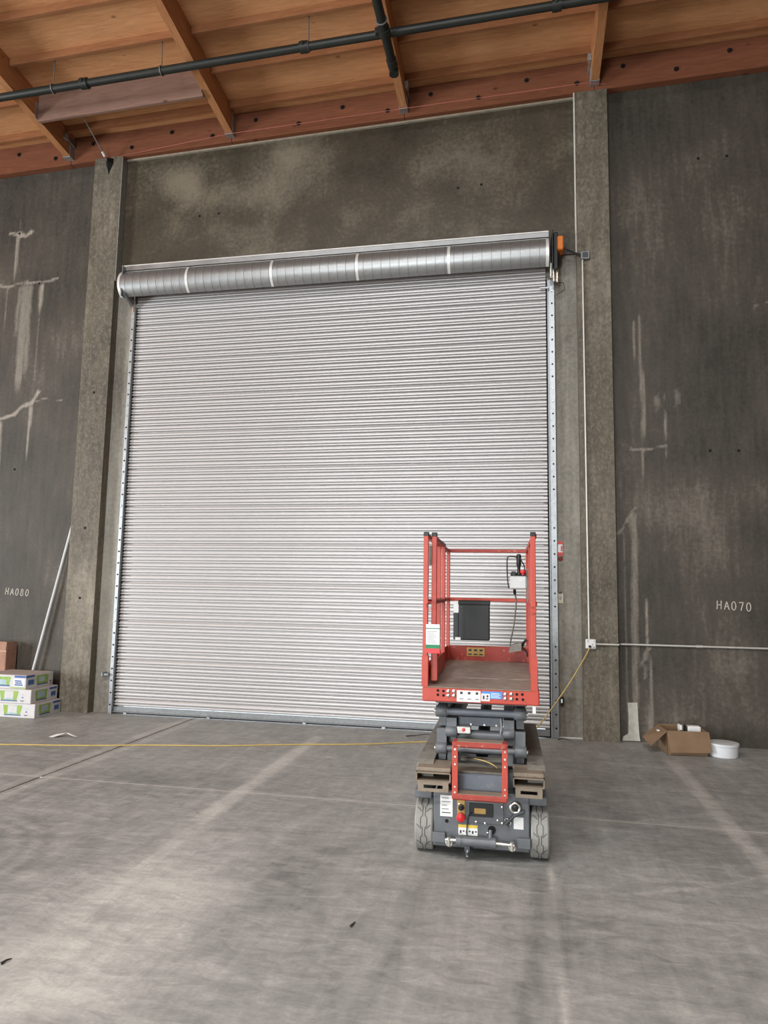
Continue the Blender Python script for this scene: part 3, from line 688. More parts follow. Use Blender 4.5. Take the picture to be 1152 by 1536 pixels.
for v_ in cp:
    if v_.x < -.2: v_.z = .0065; v_.y += .012*math.sin(v_.x*5)
o = tag(origin_to(MB().tube(cp, .0065, 8).build('extension_cord', M['cord'], None, 40), (-2, -1, 0)), 'yellow extension cord from the outlet box lying across the concrete floor', 'cord')
# notices and sensors on the right jamb
t = tag(empty('pull_tag', (.392, -.004, 1.98)), 'red and white tag hanging on the jamb beside the guide rail', 'tag')
MB().box(-.026, .026, -.006, 0, -.075, .075, .002).build('card', M['white'], t)
MB().box(-.0265, .0265, -.0075, -.005, .045, .076).box(-.0265, .0265, -.0075, -.005, -.076, -.04).box(.006, .022, -.0075, -.005, -.03, .03).build('print', M['pink'], t)
t = tag(empty('red_smudge', (.395, -.002, 1.87)), 'small red paint smudge below the red and white tag', 'paint mark')
MB().prism([(-.025, -.02), (.0, -.03), (.028, -.012), (.02, .012), (.03, .026), (-.01, .02), (-.028, .006)], 'y', -.002, .001).build('mark', plain('red_smudge', srgb(112, 54, 44), .9, var=.3, scale=40), t)
t = tag(empty('paper_tag', (.388, -.004, 1.45)), 'small cream paper tag clipped to the jamb beside the guide rail', 'tag')
MB().box(-.03, .03, -.005, 0, -.055, .05, .001).build('card', plain('cream_card', srgb(196, 188, 166), .8), t)
MB().ring((0, -.004, .055), 'y', .012, .003, 12, 6).build('clip', M['bolt'], t)
MB().box(-.014, .012, -.0062, -.004, -.02, .02).build('print', M['galvdull'], t)
t = tag(empty('door_sensor', (.388, -.003, .385)), 'small black photo-eye sensor with white lens low on the jamb', 'sensor')
MB().box(-.022, .022, -.05, .0, -.038, .038, .006).build('body', M['black'], t)
MB().box(-.008, .008, -.053, -.048, -.022, .018, .002).build('lens', M['white'], t)
MB().tube(catmull([(.0, -.02, .035), (.006, -.02, .08), (-.01, -.015, .13), (-.02, -.01, .17)]), .003, 6).build('wire', M['cord'], t)

# ------------------------------------------------------------------ scissor lift (local frame: x across, y towards the wall, origin on the floor under the front edge)
lift = tag(empty('scissor_lift', (-.25, -3.55, 0), R(1.27)), 'red and grey scissor lift parked facing the rolling door', 'scissor lift')
def P(name, mb, mat, parent=lift, smooth=None): return mb.build(name, M[mat] if isinstance(mat, str) else mat, parent, smooth)
# chassis
ch = P('chassis', MB().box(-.258, .258, -.02, 1.62, .075, .345, .008), 'grey')
fp = P('front_panel', MB().box(-.262, .277, -.036, -.02, .062, .37, .006), 'grey')
P('service_cover', MB().box(-.125, .135, -.041, -.034, .20, .352, .004), 'grey', fp)
for x, z_ in ((-.115, .212), (.125, .212), (-.115, .30), (.125, .30), (.03, .205), (.045, .155), (-.02, .21), (.10, .225)): P('panel_bolt', MB().lathe([(.006, -.041), (.006, -.046), (0, -.047)], (x, 0, z_), 'y', 8), 'chrome', fp)
P('control_recess', MB().box(-.059, .076, -.044, -.039, .238, .312, .004), 'black', fp)
P('gauge', MB().box(-.03, .035, -.047, -.043, .255, .285, .003), 'tan', fp)
P('document_sticker', MB().box(-.224, -.153, -.0385, -.035, .227, .342), 'white', fp)
for k in range(5): P('sticker_text', MB().box(-.215, -.165-.01*(k % 3), -.0392, -.0375, .245+.02*k, .250+.02*k), 'galvdull' if k else 'ink', fp)
P('switch_plate', MB().box(-.126, -.082, -.046, -.034, .215, .335, .003), 'tan', fp)
P('key_switch', MB().lathe([(.017, -.045), (.016, -.06), (.008, -.062), (.006, -.07), (0, -.07)], (-.104, 0, .285), 'y', 16), 'black', fp, 40)
P('emergency_stop', MB().lathe([(.012, -.045), (.012, -.058), (.024, -.06), (.024, -.072), (.014, -.079), (0, -.08)], (-.105, 0, .235), 'y', 18), 'redbright', fp, 40)
P('warning_sticker', MB().box(-.12, -.012, -.0385, -.035, .132, .189), 'white', fp)
P('warning_band', MB().box(-.12, -.012, -.0392, -.0378, .173, .189), 'yellow', fp)
for k in range(6): P('pictogram', MB().box(-.112+.017*k, -.102+.017*k, -.0392, -.0378, .142+.008*(k % 2), .158), 'ink', fp)
P('inspection_hole_shade', MB().lathe([(.022, -.037), (.022, -.0395), (0, -.0395)], (.068, 0, .171), 'y', 16), 'hole_shade', fp)  # disc on the uncut panel, recess shade painted as dark colour
P('inspection_hole_shade', MB().lathe([(.010, -.037), (.010, -.0395), (0, -.0395)], (-.186, 0, .202), 'y', 12), 'hole_shade', fp)  # smaller disc, its recess shade painted the same way
P('tow_ring', MB().ring((.198, -.05, .302), 'y', .026, .009, 22, 8), 'chrome', fp, 60)
P('tow_boss', MB().lathe([(.018, -.036), (.016, -.05), (0, -.052)], (.198, 0, .302), 'y', 14), 'black', fp, 40)
P('brake_lever', MB().tube([(.145, -.06, .215), (.19, -.06, .262), (.245, -.055, .285)], .010, 8).tube([(.13, -.06, .225), (.165, -.06, .235)], .007, 6).tube([(.155, -.06, .20), (.165, -.06, .235)], .006, 6), 'greydark', fp, 50)
P('lever_chain', MB().ring((.15, -.06, .235), 'y', .010, .003, 12, 6).ring((.163, -.06, .222), 'y', .010, .003, 12, 6), 'chrome', fp)
P('white_tag', MB().box(.189, .243, -.0385, -.035, .185, .249), 'white', fp)
P('small_sticker', MB().box(-.112, -.08, -.0385, -.035, .345, .366), 'white', fp)
P('cable', MB().tube(catmull([(-.045, -.05, .26), (-.065, -.06, .24), (-.07, -.065, .18), (-.068, -.08, .12), (-.066, -.09, .10)]), .004, 6), 'black')
# steering gear
P('steer_cylinder', MB().tube([(-.125, -.085, .116), (.088, -.085, .116)], .026, 16).tube([(-.13, -.085, .116), (-.10, -.085, .116)], .030, 16).tube([(.06, -.085, .116), (.09, -.085, .116)], .030, 16), 'grey', smooth=40)
P('steer_rod', MB().tube([(-.19, -.085, .116), (-.12, -.085, .116)], .010, 10), 'chrome', smooth=40); P('steer_rod', MB().tube([(.085, -.085, .116), (.19, -.085, .112)], .010, 10), 'chrome', smooth=40)
for x in (-.168, .180): P('clevis', MB().ring((x, -.085, .100), 'y', .016, .007, 16, 8).lathe([(.012, .085), (.012, .13), (0, .13)], (x, -.085, 0), 'z', 10), 'chrome', smooth=50)
P('hose_fitting', MB().tube([(.06, -.085, .14), (.062, -.07, .18)], .010, 10), 'grey', smooth=40)
P('pivot_bracket', MB().box(-.082, -.050, -.10, -.04, .06, .10, .004).tube([(-.066, -.085, .10), (-.066, -.085, .042)], .011, 10), 'greydark', smooth=40)
P('pivot_bolt', MB().tube([(-.066, -.085, .075), (-.066, -.085, .062)], .016, 10).tube([(-.066, -.085, .062), (-.066, -.085, .035)], .008, 10), 'chrome', smooth=40)
for x0, x1 in ((-.264, -.191), (.208, .281)): P('axle_block', MB().box(x0, x1, -.07, .10, .09, .145, .004), 'grey')
P('pothole_guard', MB().box(-.20, .20, .12, 1.4, .028, .08, .004), 'grey')
# wheels
def wheel(x0, x1, y, side, groov):
    r = .147; wd = x1-x0; c = (x0+x1)/2
    wl = P('wheel', MB().lathe([(.06, -wd/2+.012), (.085, -wd/2+.010), (.12, -wd/2+.002), (r-.008, -wd/2), (r, -wd/2+.008), (r+.001, 0), (r, wd/2-.008), (r-.008, wd/2), (.12, wd/2-.002), (.085, wd/2-.010), (.06, wd/2-.012)], (c, y, r), 'x', 40), 'tire', smooth=35)
    P('rim', MB().lathe([(0, side*(wd/2-.004)), (.03, side*(wd/2-.004)), (.035, side*(wd/2-.016)), (.084, side*(wd/2-.02))], (c, y, r), 'x', 24), 'greydark', wl, 35)
    if groov:
        g = MB(); rr = r+.0012
        def pt(u, a): return (c+u*wd, y-rr*math.cos(a), r+rr*math.sin(a))
        for base, sg in ((-.17, 1), (.17, -1)):
            line = []; 
            for i in range(49):
                a = R(-75)+R(200)*i/48; ph = (i/48*4.6) % 1
                off = .0 if ph < .38 else (.10 if ph < .5 else (.10 if ph < .88 else 0.0))
                line.append(pt(base+sg*off, a))
            g.tube(line, .0018, 5)
            for k in range(6):
                a = R(-70)+R(36)*k; g.tube([pt(base+sg*.05, a), pt(base-sg*.20, a+R(9))], .0016, 5); 
        P('tread_grooves', g, 'groove', wl)
    return wl
wheel(-.371, -.266, .10, -1, True); wheel(.283, .383, .10, 1, True)
wheel(-.378, -.273, 1.42, -1, False); wheel(.281, .383, 1.42, 1, False)
# side trays and fork pockets
for s in (-1, 1):
    tr = P('side_tray', MB().prism([(.0, .40), (.0, .505), (.04, .52), (1.34, .52), (1.40, .49), (1.40, .40)], 'x', s*.365, s*.268), 'greydust')
    P('tray_hinge', MB().box(s*.262, s*.272, .1, 1.2, .36, .47, .003), 'grey', tr)
    x0, x1 = sorted((s*.358, s*(.160 if s < 0 else .186)))
    pk = MB(); zl, zh, t_ = .425, .478, .007
    pk.box(x0, x1, -.10, .20, zh-t_, zh, .001).box(x0, x1, -.10, .20, zl, zl+t_, .001).box(x0, x0+t_, -.10, .20, zl, zh, .001).box(x1-t_, x1, -.10, .20, zl, zh, .001)
    pk.box(x0, x1, .19, .20, zl, zh)
    pk = P('fork_pocket', pk, 'rustdust')
    # slotted tie-down plate under the pocket
    xc = (x0+x1)/2; hwid = (x1-x0)/2-.012
    pl = MB().box(xc-hwid, xc+hwid, -.105, -.097, .372, .392, .002).box(xc-hwid, xc+hwid, -.105, -.097, .410, .425, .002).box(xc-hwid, xc-hwid*.62, -.105, -.097, .39, .412).box(xc+hwid*.62, xc+hwid, -.105, -.097, .39, .412)
    P('tie_down_plate', pl, 'rustdust', pk)
    P('pocket_top', MB().box(x0, x1, -.09, .12, zh, .502, .006), 'rustdust', pk)
    P('wheel_fender', MB().box(s*.272, s*.375, -.03, .24, .315, .362, .006), 'grey')
# hydraulic tray behind the ladder
P('hydraulic_tray', MB().box(-.135, .135, -.05, .12, .372, .470, .010), 'greyblue')
P('tray_lid', MB().box(-.14, .14, -.045, .14, .470, .486, .006), 'greydust')
P('rear_bulkhead', MB().box(-.25, .25, .16, .20, .345, .46, .004), 'grey')
P('pump_pipe', MB().tube([(-.12, .16, .505), (.12, .16, .505)], .016, 12), 'greydust', smooth=40)
P('pump_pipe', MB().tube([(-.12, .22, .535), (.12, .22, .535)], .012, 12), 'greydark', smooth=40)
P('hydraulic_hose', MB().tube(catmull([(-.04, .14, .515), (.02, .09, .515), (.07, .06, .505), (.10, .02, .495)]), .0035, 8), 'cord', smooth=40)
# ladder
for x in (-.131, .142):
    sr = MB().box(x-.016, x+.016, -.175, -.168, .362, .668, .002).box(x-.016 if x < 0 else x+.012, x-.012 if x < 0 else x+.016, -.17, -.08, .362, .668, .001)
    sr = P('ladder_side', sr, 'red')
    for zz in (.40, .43, .55, .59, .63): P('ladder_bolt', MB().lathe([(.006, -.175), (.006, -.180), (0, -.180)], (x, 0, zz), 'y', 8), 'chrome', sr)
for zc in (.655, .374):
    stp = P('ladder_step', MB().box(-.148, .158, -.18, -.085, zc-.016, zc+.016, .008), 'redworn')
    P('step_grip', MB().box(-.12, .13, -.172, -.095, zc+.0155, zc+.0185), 'rustdust', stp)
for x in (-.131, .142): P('ladder_bracket', MB().box(x-.012, x+.012, -.09, .0, .36, .40, .003), 'red')
# scissor stack: arms are box tubes lying nearly level, pinned at the ends
def arm(x, w_, z0, z1, h, y0=.10, y1=1.50, mat='grey'):
    mb = MB(); 
    vs = [(x+dx, y, zc+dz) for y, zc in ((y0, z0), (y1, z1)) for dx, dz in ((-w_/2, -h/2), (w_/2, -h/2), (w_/2, h/2), (-w_/2, h/2))]
    mb.add(vs, [(0, 1, 2, 3), (4, 7, 6, 5), (0, 4, 5, 1), (1, 5, 6, 2), (2, 6, 7, 3), (3, 7, 4, 0)])
    return P('scissor_arm', mb, mat)
for s in (-1, 1):
    arm(s*.230, .058, .648, .56, .085, .085, 1.5)          # outer arms
    arm(s*.230, .044, .735, .70, .075, .14, 1.5)
    arm(s*.230, .044, .505, .56, .085, .14, 1.5)
    xi = -.173 if s < 0 else .163
    arm(xi, .060, .722, .66, .058, .10, 1.5)               # inner arms
    arm(xi, .050, .630, .72, .070, .16, 1.5)
    arm(xi, .050, .530, .47, .085, .12, 1.5)
    for zc in (.790, .577):
        k_ = P('pivot_knuckle', MB().lathe([(0, -.033), (.030, -.033), (.033, -.028), (.033, .028), (.030, .033), (0, .033)], (s*.232, .085, zc), 'x', 22), 'grey', smooth=40)
        P('knuckle_web', MB().box(s*.232-.029, s*.232+.029, .085, .20, zc-.030, zc+.034, .004), 'grey', k_)
        P('pin_head', MB().lathe([(0, s*.033), (.013, s*.033), (.013, s*.041), (0, s*.041)], (s*.232, .085, zc), 'x', 12), 'chrome', k_)
    k_ = P('pivot_knuckle', MB().lathe([(0, -.034), (.027, -.034), (.030, -.030), (.030, .030), (.027, .034), (0, .034)], (xi, .10, .672), 'x', 22), 'grey', smooth=40)
    P('scissor_foot', MB().box(s*.232-.022, s*.232+.022, .08, .16, .45, .475, .004), 'greydust')
    for zc in (.79, .60): P('rear_knuckle', MB().lathe([(0, -.033), (.033, -.033), (.033, .033), (0, .033)], (s*.232, 1.50, zc), 'x', 18), 'grey', smooth=40)
P('pin_tube', MB().tube([(-.205, .085, .790), (.205, .085, .790)], .021, 16).tube([(-.203, .085, .79), (-.192, .085, .79)], .026, 16).tube([(.192, .085, .79), (.203, .085, .79)], .026, 16), 'greyblue', smooth=40)
P('pin_tube', MB().tube([(-.205, .085, .577), (.205, .085, .577)], .018, 16), 'grey', smooth=40)
P('cross_plate', MB().box(-.14, .13, .16, .30, .700, .752, .004), 'greyblue')
P('cross_tube', MB().tube([(-.14, .17, .640), (.135, .17, .640)], .034, 18), 'grey', smooth=40)
P('lift_cylinder', MB().tube([(0, .35, .50), (.0, 1.3, .66)], .04, 16), 'greydark', smooth=40)
for x in (-.06, .02, .09): P('plate_bolt', MB().lathe([(.006, .16), (.006, .153), (0, .153)], (x, 0, .708), 'y', 8), 'chrome')
md = P('tilt_sensor', MB().box(-.142, -.058, .09, .14, .662, .706, .004), 'chrome')
P('sensor_light', MB().lathe([(.011, .09), (.010, .082), (0, .080)], (-.100, 0, .687), 'y', 12), 'pink', md, 40)
P('cable_bundle', MB().tube(catmull([(.118, .10, .76), (.122, .08, .71), (.118, .075, .68), (.130, .08, .65), (.14, .09, .62)]), .006, 8), 'galvdull', smooth=40)
# platform
fb = P('front_beam', MB().box(-.337, .337, -.012, .03, .858, .942, .006), 'red')
P('step_nosing', MB().box(-.31, .29, -.014, .0, .938, .944, .002), 'rustdust', fb)
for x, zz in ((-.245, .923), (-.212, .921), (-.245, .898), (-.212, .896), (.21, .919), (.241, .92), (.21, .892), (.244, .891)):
    P('slot_shade', MB().lathe([(.008, -.0122), (.008, -.0135), (0, -.0135)], (x, 0, zz), 'y', 10), 'hole_shade', fb)  # no cut in the beam: dark disc paints the shade inside
for x, zz in ((-.183, .921), (-.15, .922), (-.183, .897), (-.15, .897), (.145, .917), (.18, .919), (.145, .892), (.18, .892)):
    P('bolt', MB().lathe([(.010, -.012), (.010, -.018), (.006, -.021), (0, -.021)], (x, 0, zz), 'y', 10), 'chrome', fb, 40)
s1 = P('capacity_sticker', MB().box(-.134, .003, -.0145, -.011, .865, .929), 'white', fb)
for k in range(3):
    P('pictogram', MB().box(-.115+.045*k, -.10+.045*k, -.0152, -.0138, .908, .922), 'ink', fb); P('pictogram', MB().box(-.118+.045*k, -.095+.045*k, -.0152, -.0138, .878, .884), 'galvdull', fb)
P('blue_sticker', MB().box(.012, .128, -.0145, -.011, .888, .929), 'blue', fb)
for k in range(4): P('sticker_text', MB().box(.062, .118-.008*(k % 2), -.0152, -.0138, .894+.008*k, .897+.008*k), 'white', fb)
P('small_sticker', MB().box(.007, .056, -.0155, -.012, .874, .916), 'white', fb)
P('pictogram', MB().box(.016, .026, -.0162, -.015, .884, .905).box(.034, .048, -.0162, -.015, .884, .890).box(.038, .048, -.0162, -.015, .895, .908), 'ink', fb)
P('hanging_tag', MB().box(.298, .316, .0, .003, .815, .858), 'white', fb)
for x in (-.337, .331): P('side_beam', MB().box(x, x+.006, .03, 1.64, .865, .942), 'red')
P('under_frame', MB().box(-.27, .27, .10, 1.60, .835, .868, .004), 'grey')
P('deck_panel', MB().box(-.330, .330, .0, .46, .928, .943, .002), 'deck'); P('deck_panel', MB().box(-.330, .330, .466, 1.63, .928, .947, .002), 'deck')
RT, RM = 1.836, 1.437
def post(name, x, y, z0, z1, s_=.030, cap=True, mat='red'):
    p_ = P(name, MB().box(x-s_/2, x+s_/2, y-s_/2, y+s_/2, z0, z1, .003), mat)
    if cap: P('post_cap', MB().box(x-s_/2-.001, x+s_/2+.001, y-s_/2-.001, y+s_/2+.001, z1-.022, z1+.006, .003), 'black', p_)
    return p_
pl = post('guardrail_post', -.326, .03, .94, 1.852); pr_ = post('guardrail_post', .308, .03, .94, 1.852)
P('post_sleeve', MB().prism([(.290, .94), (.290, 1.135), (.300, 1.145), (.318, 1.145), (.329, 1.12), (.329, .94)], 'y', .010, .052), 'red', pr_)
P('post_sleeve', MB().box(-.345, -.305, .010, .052, .94, 1.12, .003), 'red', pl)
post('guardrail_post', -.322, 1.615, .94, RT+.012, .028, False); post('guardrail_post', .320, 1.615, .94, RT+.012, .028, False)
post('guardrail_post', -.326, .85, .94, RT, .028, False); post('guardrail_post', .318, .85, .94, RT, .026, False)
for z_ in (RT, RM):
    for x in (-.326, .316): P('side_rail', MB().box(x-.014, x+.014, .03, 1.62, z_-.014, z_+.014, .004), 'red')
    P('end_rail', MB().box(-.325, .322, 1.60, 1.630, z_-.013, z_+.014, .004), 'redworn' if z_ == RT else 'red')
for x in (-.333, .325): P('toe_board', MB().box(x, x+.008, .05, 1.63, .945, 1.062, .002), 'red')
tb = P('toe_board', MB().box(-.33, .33, 1.615, 1.625, .945, 1.066, .002), 'redworn')
ws = P('warning_plate', MB().box(-.168, -.026, 1.611, 1.616, .982, 1.05), 'tan', tb)
for k in range(3):
    P('pictogram', MB().box(-.155+.045*k, -.13+.045*k, 1.6095, 1.612, 1.022, 1.038).box(-.158+.045*k, -.128+.045*k, 1.6095, 1.612, .992, 1.002), 'ink', ws)
# entry gate swung inwards along the left rail
gt = post('gate_post', -.283, .10, .965, 1.855, .031)
gp = post('gate_post', -.292, .83, .965, RT, .027, False)
for z_ in (RT-.006, RM): P('gate_rail', MB().box(-.298, -.276, .10, .83, z_-.013, z_+.013, .004), 'redworn')
P('gate_toe_plate', MB().box(-.292, -.284, .09, .84, .965, 1.075, .002), 'red'); P('gate_toe_end', MB().box(-.292, -.258, .085, .094, .965, 1.13, .003), 'red', gt)
P('gate_latch', MB().box(-.312, -.296, .06, .075, 1.66, 1.78, .003), 'greydust', gt)
P('locking_ring', MB().ring((-.300, .01, 1.415), 'y', .022, .0025, 20, 6), 'red', gt); P('locking_ring', MB().ring((.304, .008, 1.400), 'y', .020, .0025, 20, 6), 'red', pr_)
# inspection placard tied across the gate posts
pc = P('placard', MB().box(-.320, -.238, .004, .010, 1.137, 1.305, .001), 'white')
P('placard_green', MB().box(-.3202, -.2378, .0025, .0045, 1.163, 1.185), 'green', pc); P('placard_red', MB().box(-.3202, -.2378, .0025, .0045, 1.136, 1.163), 'redbright', pc)
P('placard_rule', MB().box(-.3202, -.2378, .0030, .0045, 1.278, 1.283), 'green', pc)
for k in range(7): P('sticker_text', MB().box(-.312, -.256-.007*(k % 3), .0032, .0045, 1.195+.011*k, 1.198+.011*k), 'galvdull', pc)
# manual box on the end rail
mbx = P('manual_box', MB().box(-.232, .018, 1.545, 1.60, 1.113, 1.425, .008), 'blackscratch')
P('manual_box_lid', MB().box(-.236, .022, 1.538, 1.60, 1.395, 1.432, .006), 'black', mbx)
P('manual_box_wing', MB().box(-.275, -.232, 1.56, 1.60, 1.115, 1.33, .004), 'black', mbx)
P('notice', MB().box(-.275, -.236, 1.556, 1.561, 1.33, 1.425), 'white', mbx); P('notice', MB().box(-.258, -.215, 1.540, 1.545, 1.113, 1.135), 'white', mbx)
# control station hung on the right rail
cb = P('control_box', MB().box(.176, .298, 1.02, 1.12, 1.525, 1.622, .010), 'whiteplastic')
P('control_panel', MB().prism([(1.025, 1.62), (1.115, 1.62), (1.115, 1.645)], 'x', .182, .292), 'greydark', cb)
P('joystick', MB().lathe([(.020, 1.63), (.012, 1.655), (.012, 1.69), (.017, 1.70), (.018, 1.775), (.012, 1.783), (0, 1.785)], (.242, 1.075, 0), 'z', 16), 'black', cb, 50)
P('stop_button', MB().lathe([(.012, 1.63), (.012, 1.642), (.022, 1.645), (.020, 1.665), (0, 1.67)], (.272, 1.055, 0), 'z', 16), 'redbright', cb, 50)
P('selector_switch', MB().box(.188, .222, 1.04, 1.08, 1.62, 1.655, .004), 'black', cb)
P('guard_hoop', MB().tube(catmull([(.170, 1.03, 1.53), (.160, 1.03, 1.60), (.157, 1.03, 1.73), (.168, 1.03, 1.762), (.20, 1.03, 1.765), (.225, 1.04, 1.758)]), .0045, 8).tube([(.250, 1.05, 1.755), (.28, 1.05, 1.70), (.292, 1.05, 1.62)], .0045, 8), 'black', cb, 50)
P('mount_bracket', MB().box(.296, .312, 1.03, 1.11, 1.43, 1.68, .003), 'greydust', cb)
P('control_cable', MB().tube(catmull([(.21, 1.07, 1.53), (.212, 1.08, 1.50), (.222, 1.12, 1.44), (.215, 1.2, 1.33), (.20, 1.3, 1.22), (.185, 1.40, 1.14), (.18, 1.47, 1.09), (.19, 1.50, 1.06), (.21, 1.51, 1.055)]), .0055, 8), 'greydust', cb, 50)
P('cable_boot', MB().tube([(.21, 1.07, 1.528), (.213, 1.085, 1.49)], .011, 10), 'black', cb, 50)
jb = P('outlet_hub', MB().add([(.165, 1.46, 1.03), (.265, 1.44, 1.05), (.285, 1.52, 1.055), (.185, 1.54, 1.035), (.185, 1.46, 1.09), (.265, 1.44, 1.11), (.28, 1.52, 1.115), (.20, 1.54, 1.095)], [(0, 3, 2, 1), (4, 5, 6, 7), (0, 1, 5, 4), (1, 2, 6, 5), (2, 3, 7, 6), (3, 0, 4, 7)]), 'greydust')
P('hub_strain_relief', MB().tube(catmull([(.275, 1.48, 1.09), (.29, 1.47, 1.12), (.308, 1.47, 1.135)]), .010, 8).tube(catmull([(.28, 1.50, 1.06), (.305, 1.5, 1.04), (.312, 1.5, 1.00)]), .007, 8), 'black', jb, 50)

# ------------------------------------------------------------------ stack of flat white cartons by the left pilaster
def carton(x1, y0, z0, w_, d_, h, rz, label):
    t = tag(empty('white_carton', (x1-w_/2, y0+d_/2, z0), rz), label, 'carton', 'white cartons stacked by the left pilaster')
    a, b = w_/2, d_/2
    MB().box(-a, a, -b, b, 0, h, .004).build('body', M['boxwhite'], t)
    MB().box(-a+.003, a-.003, -b+.003, b-.003, h-.001, h+.002).build('lid', M['boxtop'], t)
    def patch(u0, u1, v0, v1, mat, side, dep=.0018, nm='print', sl=0.0):
        mb = MB()
        if side == 'f': mb.prism([(-a+u0*w_+sl*h, v0*h), (-a+u1*w_-sl*h, v0*h), (-a+u1*w_, v1*h), (-a+u0*w_, v1*h)], 'y', -b-dep, -b+.001)
        else: mb.prism([(-b+u0*d_+sl*h, v0*h), (-b+u1*d_-sl*h, v0*h), (-b+u1*d_, v1*h), (-b+u0*d_, v1*h)], 'x', a-.001, a+dep)
        mb.build(nm, M[mat], t)
    return t, patch
lay = [(-5.415, -.595, 0, 'flat white carton with lime and blue print at the bottom of its stack', R(1)),
       (-5.465, -.60, .158, 'flat white carton with lime and blue print in the middle of its stack', R(0.0)),
       (-5.535, -.60, .316, 'flat white carton with dusty top on top of its stack', R(-1.0))]
for i, (x1, y0, z0, lab, rz) in enumerate(lay):
    t, patch = carton(x1, y0, z0, .58, .46, .155, rz, lab)
    if i < 2:
        for u in (.30,):
            patch(u, u+.42, .18, .88, 'boxgreen', 'f', .0012, sl=.15); patch(u+.11, u+.31, .34, .86, 'boxwhite', 'f', .0020); patch(u+.10, u+.32, .26, .36, 'boxpale', 'f', .0022)
            patch(u+.03, u+.40, .15, .22, 'boxblue', 'f', .0024); patch(u+.50, u+.535, .40, .48, 'boxblue', 'f', .0016); patch(u+.47, u+.55, .17, .22, 'ink', 'f', .0016); patch(u+.50, u+.54, .62, .68, 'boxpale', 'f', .0016)
        patch(.0, .22, .10, .20, 'boxgreen', 'f', .0012)
        patch(.14, .60, .18, .88, 'boxgreen', 's', .0012, sl=.1); patch(.24, .50, .36, .80, 'boxpale', 's', .0018); patch(.18, .58, .15, .23, 'boxblue', 's', .0022)
        patch(.68, .96, .78, .94, 'boxblue', 's', .0016); patch(.72, .94, .22, .66, 'boxpale', 's', .0016); patch(.74, .92, .30, .60, 'boxblue', 's', .002)
    else:
        patch(.10, .66, .25, .86, 'boxgreen', 'f', .0012, sl=.15); patch(.36, .56, .30, .66, 'boxpale', 'f', .0018); patch(.10, .64, .18, .28, 'boxblue', 'f', .0022)
        patch(.74, .99, .82, .98, 'boxblue', 'f', .0016); patch(.72, .97, .22, .74, 'white', 'f', .0014)
        for k in range(3): patch(.75+.01*(k % 2), .94-.02*k, .26+.14*k, .36+.14*k, 'boxblue', 'f', .0022)
        patch(.66, 1.0, .06, .13, 'boxgreen', 'f', .0016)
        patch(.0, .30, .82, .98, 'boxblue', 's', .0016); patch(.04, .30, .24, .70, 'boxpale', 's', .0014); patch(.08, .28, .30, .64, 'boxblue', 's', .002)
        patch(.36, .82, .26, .88, 'boxgreen', 's', .0012, sl=.1); patch(.46, .68, .40, .78, 'boxpale', 's', .0018); patch(.40, .80, .18, .26, 'boxblue', 's', .0022)
        patch(.87, .93, .30, .38, 'ink', 's', .0016); patch(.87, .95, .14, .19, 'ink', 's', .0016)
# tall brown carton with folded flaps, behind and left of the stack
t = tag(empty('brown_carton', (-6.40, -.12, 0)), 'battered brown cardboard carton with a raised flap behind the white cartons', 'carton')
MB().box(-.25, .25, -.085, .10, 0, .70, .006).build('body', M['cardold'], t)
MB().add([(-.25, -.09, .70), (.245, -.09, .70), (.25, -.085, .805), (-.25, -.085, .81), (-.25, -.078, .70), (.245, -.078, .70), (.25, -.073, .805), (-.25, -.073, .81)], [(0, 1, 2, 3), (4, 7, 6, 5), (0, 4, 5, 1), (1, 5, 6, 2), (2, 6, 7, 3), (3, 7, 4, 0)]).build('front_flap', M['cardold'], t)
MB().box(.243, .249, -.075, .09, .70, .80, .001).build('side_flap', M['cardold'], t)
MB().box(.03, .09, -.0875, -.083, .0, .70).box(-.25, .25, -.0875, -.083, .685, .70).build('tape', M['cardtape'], t)
# pipe leaning in the corner
tag(origin_to(MB().tube([(-5.97, -.075, .0), (-5.475, -.035, 2.30)], .017, 14).build('leaning_pipe', M['pvc'], None, 40), (-5.97, -.075, 0)), 'long pale plastic pipe leaning against the left pilaster behind the cartons', 'pipe')
# crumpled paper strip on the floor
t = tag(empty('paper_scrap', (-4.50, -1.36, 0)), 'crumpled strip of white paper lying on the floor near the cartons', 'paper')
MB().add([(-.13, -.03, .003), (-.06, -.06, .005), (.02, .03, .035), (-.01, .05, .03), (.13, .01, .008), (.14, .05, .004), (.05, .02, .04), (-.09, .035, .018)], [(0, 1, 3, 7), (1, 2, 3), (2, 6, 5, 3), (2, 4, 5, 6)]).build('strip', M['paper'], t)

# ------------------------------------------------------------------ open cardboard box and plastic tub by the right wall
bx_ = tag(empty('open_cardboard_box', (1.50, -.36, 0), R(4)), 'open brown cardboard box with its flaps folded out by the dark wall', 'box')
wx, dy, h, tk = .185, .165, .225, .006
b_ = MB().box(-wx, wx, -dy, -dy+tk, 0, h).box(-wx, wx, dy-tk, dy, 0, h).box(-wx, -wx+tk, -dy, dy, 0, h).box(wx-tk, wx, -dy, dy, 0, h).box(-wx, wx, -dy, dy, 0, tk)
b_.build('walls', M['card'], bx_)
MB().quad((-wx-.005, -dy, h), (wx+.01, -dy, h), (wx+.015, -dy-.055, .045), (-wx+.015, -dy-.055, .035), .005).build('front_flap', M['card'], bx_)
MB().quad((-wx, dy, h), (-wx, -dy-.01, h), (-wx-.16, -dy-.03, .085), (-wx-.17, dy-.09, .12), .005).build('left_flap', M['card'], bx_)
MB().quad((-wx, dy, h), (wx, dy, h), (wx-.02, dy+.10, h-.045), (-wx+.02, dy+.10, h-.04), .005).build('back_flap', M['card'], bx_)
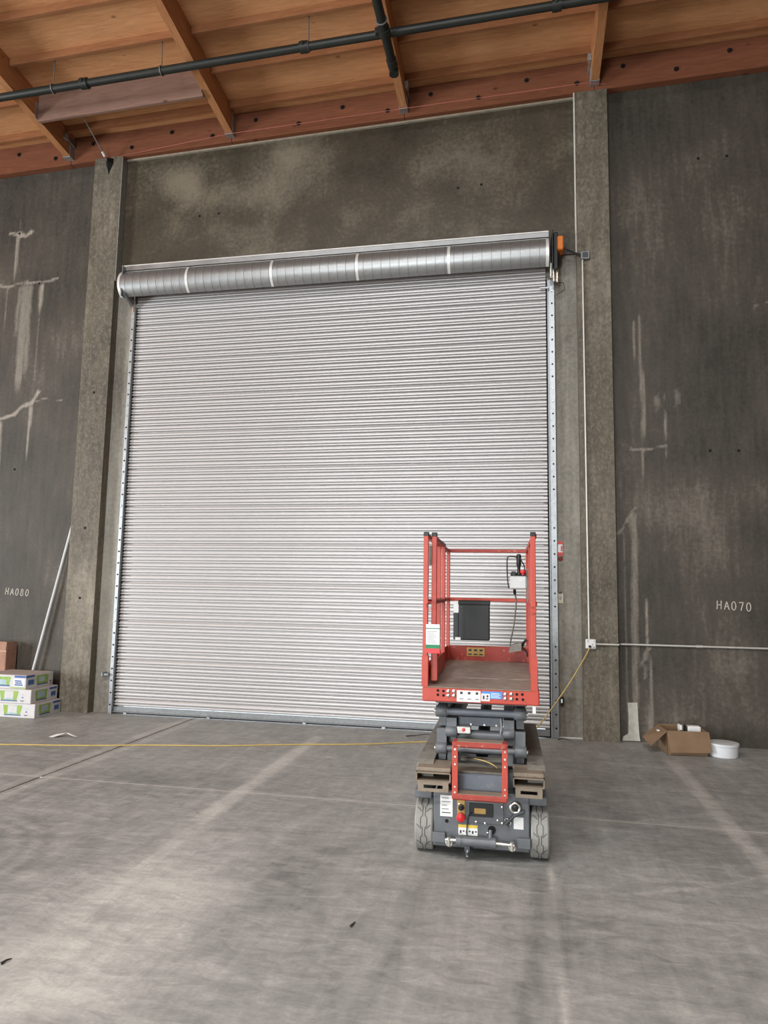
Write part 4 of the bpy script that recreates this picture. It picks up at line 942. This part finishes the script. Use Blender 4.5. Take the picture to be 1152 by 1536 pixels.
MB().quad((wx, -dy, h), (wx, dy, h), (wx+.05, dy-.03, h-.02), (wx+.03, -dy+.05, h-.05), .005).build('right_flap', M['card'], bx_)
MB().box(-wx-.055, -wx-.03, -.05, .0, h-.033, h-.02, .003).build('tape', M['white'], bx_)
t = tag(empty('white_package', (1.585, -.33, .010), R(4)), 'small white package with dark edge inside the open cardboard box', 'package')
MB().box(-.045, .085, -.05, .03, 0, .238, .012).build('body', M['white'], t)
MB().box(-.06, -.045, -.05, .03, 0, .240, .004).build('spine', M['black'], t)
t = tag(empty('white_packet', (1.485, -.33, .010), R(4)), 'thin white packet standing beside the package in the open box', 'package')
MB().box(-.012, .012, -.05, .04, 0, .244, .005).build('body', M['white'], t); MB().box(-.0125, .0125, -.0515, -.049, .0, .20).build('band', M['galvdull'], t)
t = tag(empty('plastic_tub', (1.845, -.44, 0)), 'low round cloudy white plastic tub on the floor beside the cardboard box', 'tub')
MB().lathe([(0, .0), (.118, .0), (.124, .006), (.131, .118), (.131, .124), (.126, .124), (.119, .010), (0, .008)], (0, 0, 0), 'z', 40).build('body', M['tub'], t, 40)
MB().lathe([(.131, .104), (.138, .106), (.138, .126), (.127, .128)], (0, 0, 0), 'z', 40).build('rim', M['tub'], t, 40)
MB().lathe([(0, .120), (.124, .120), (.124, .1235), (0, .1235)], (0, 0, 0), 'z', 36).build('lid', M['whiteplastic'], t, 40)

# ------------------------------------------------------------------ small debris on the floor
def scrap(name, x, y, pts, label, cat, mat='debris'):
    o = tag(empty(name, (x, y, 0)), label, cat); MB().tube([(a, b, c) for a, b, c in pts], .006, 6, r1=.002).build('piece', M[mat], o); return o
scrap('broken_tie', .40, -.14, [(-.06, .02, .006), (.0, .0, .02), (.09, -.05, .006)], 'bent black strip of scrap lying at the foot of the right jamb', 'scrap')
scrap('dry_leaf', -1.06, -.38, [(-.14, -.02, .008), (-.05, .01, .012), (.08, .03, .03), (.14, .05, .01)], 'dark dry twig lying on the floor before the rolling door', 'twig')
scrap('wood_splinter', -.76, -4.49, [(-.006, -.02, .006), (.0, .0, .007), (.004, .025, .006)], 'thin dark splinter lying on the open floor before the lift', 'splinter')
scrap('bark_chip', -2.03, -5.11, [(-.008, -.02, .006), (.0, .0, .010), (.006, .022, .006)], 'short dark chip lying on the floor where the tyre arc ends', 'chip')
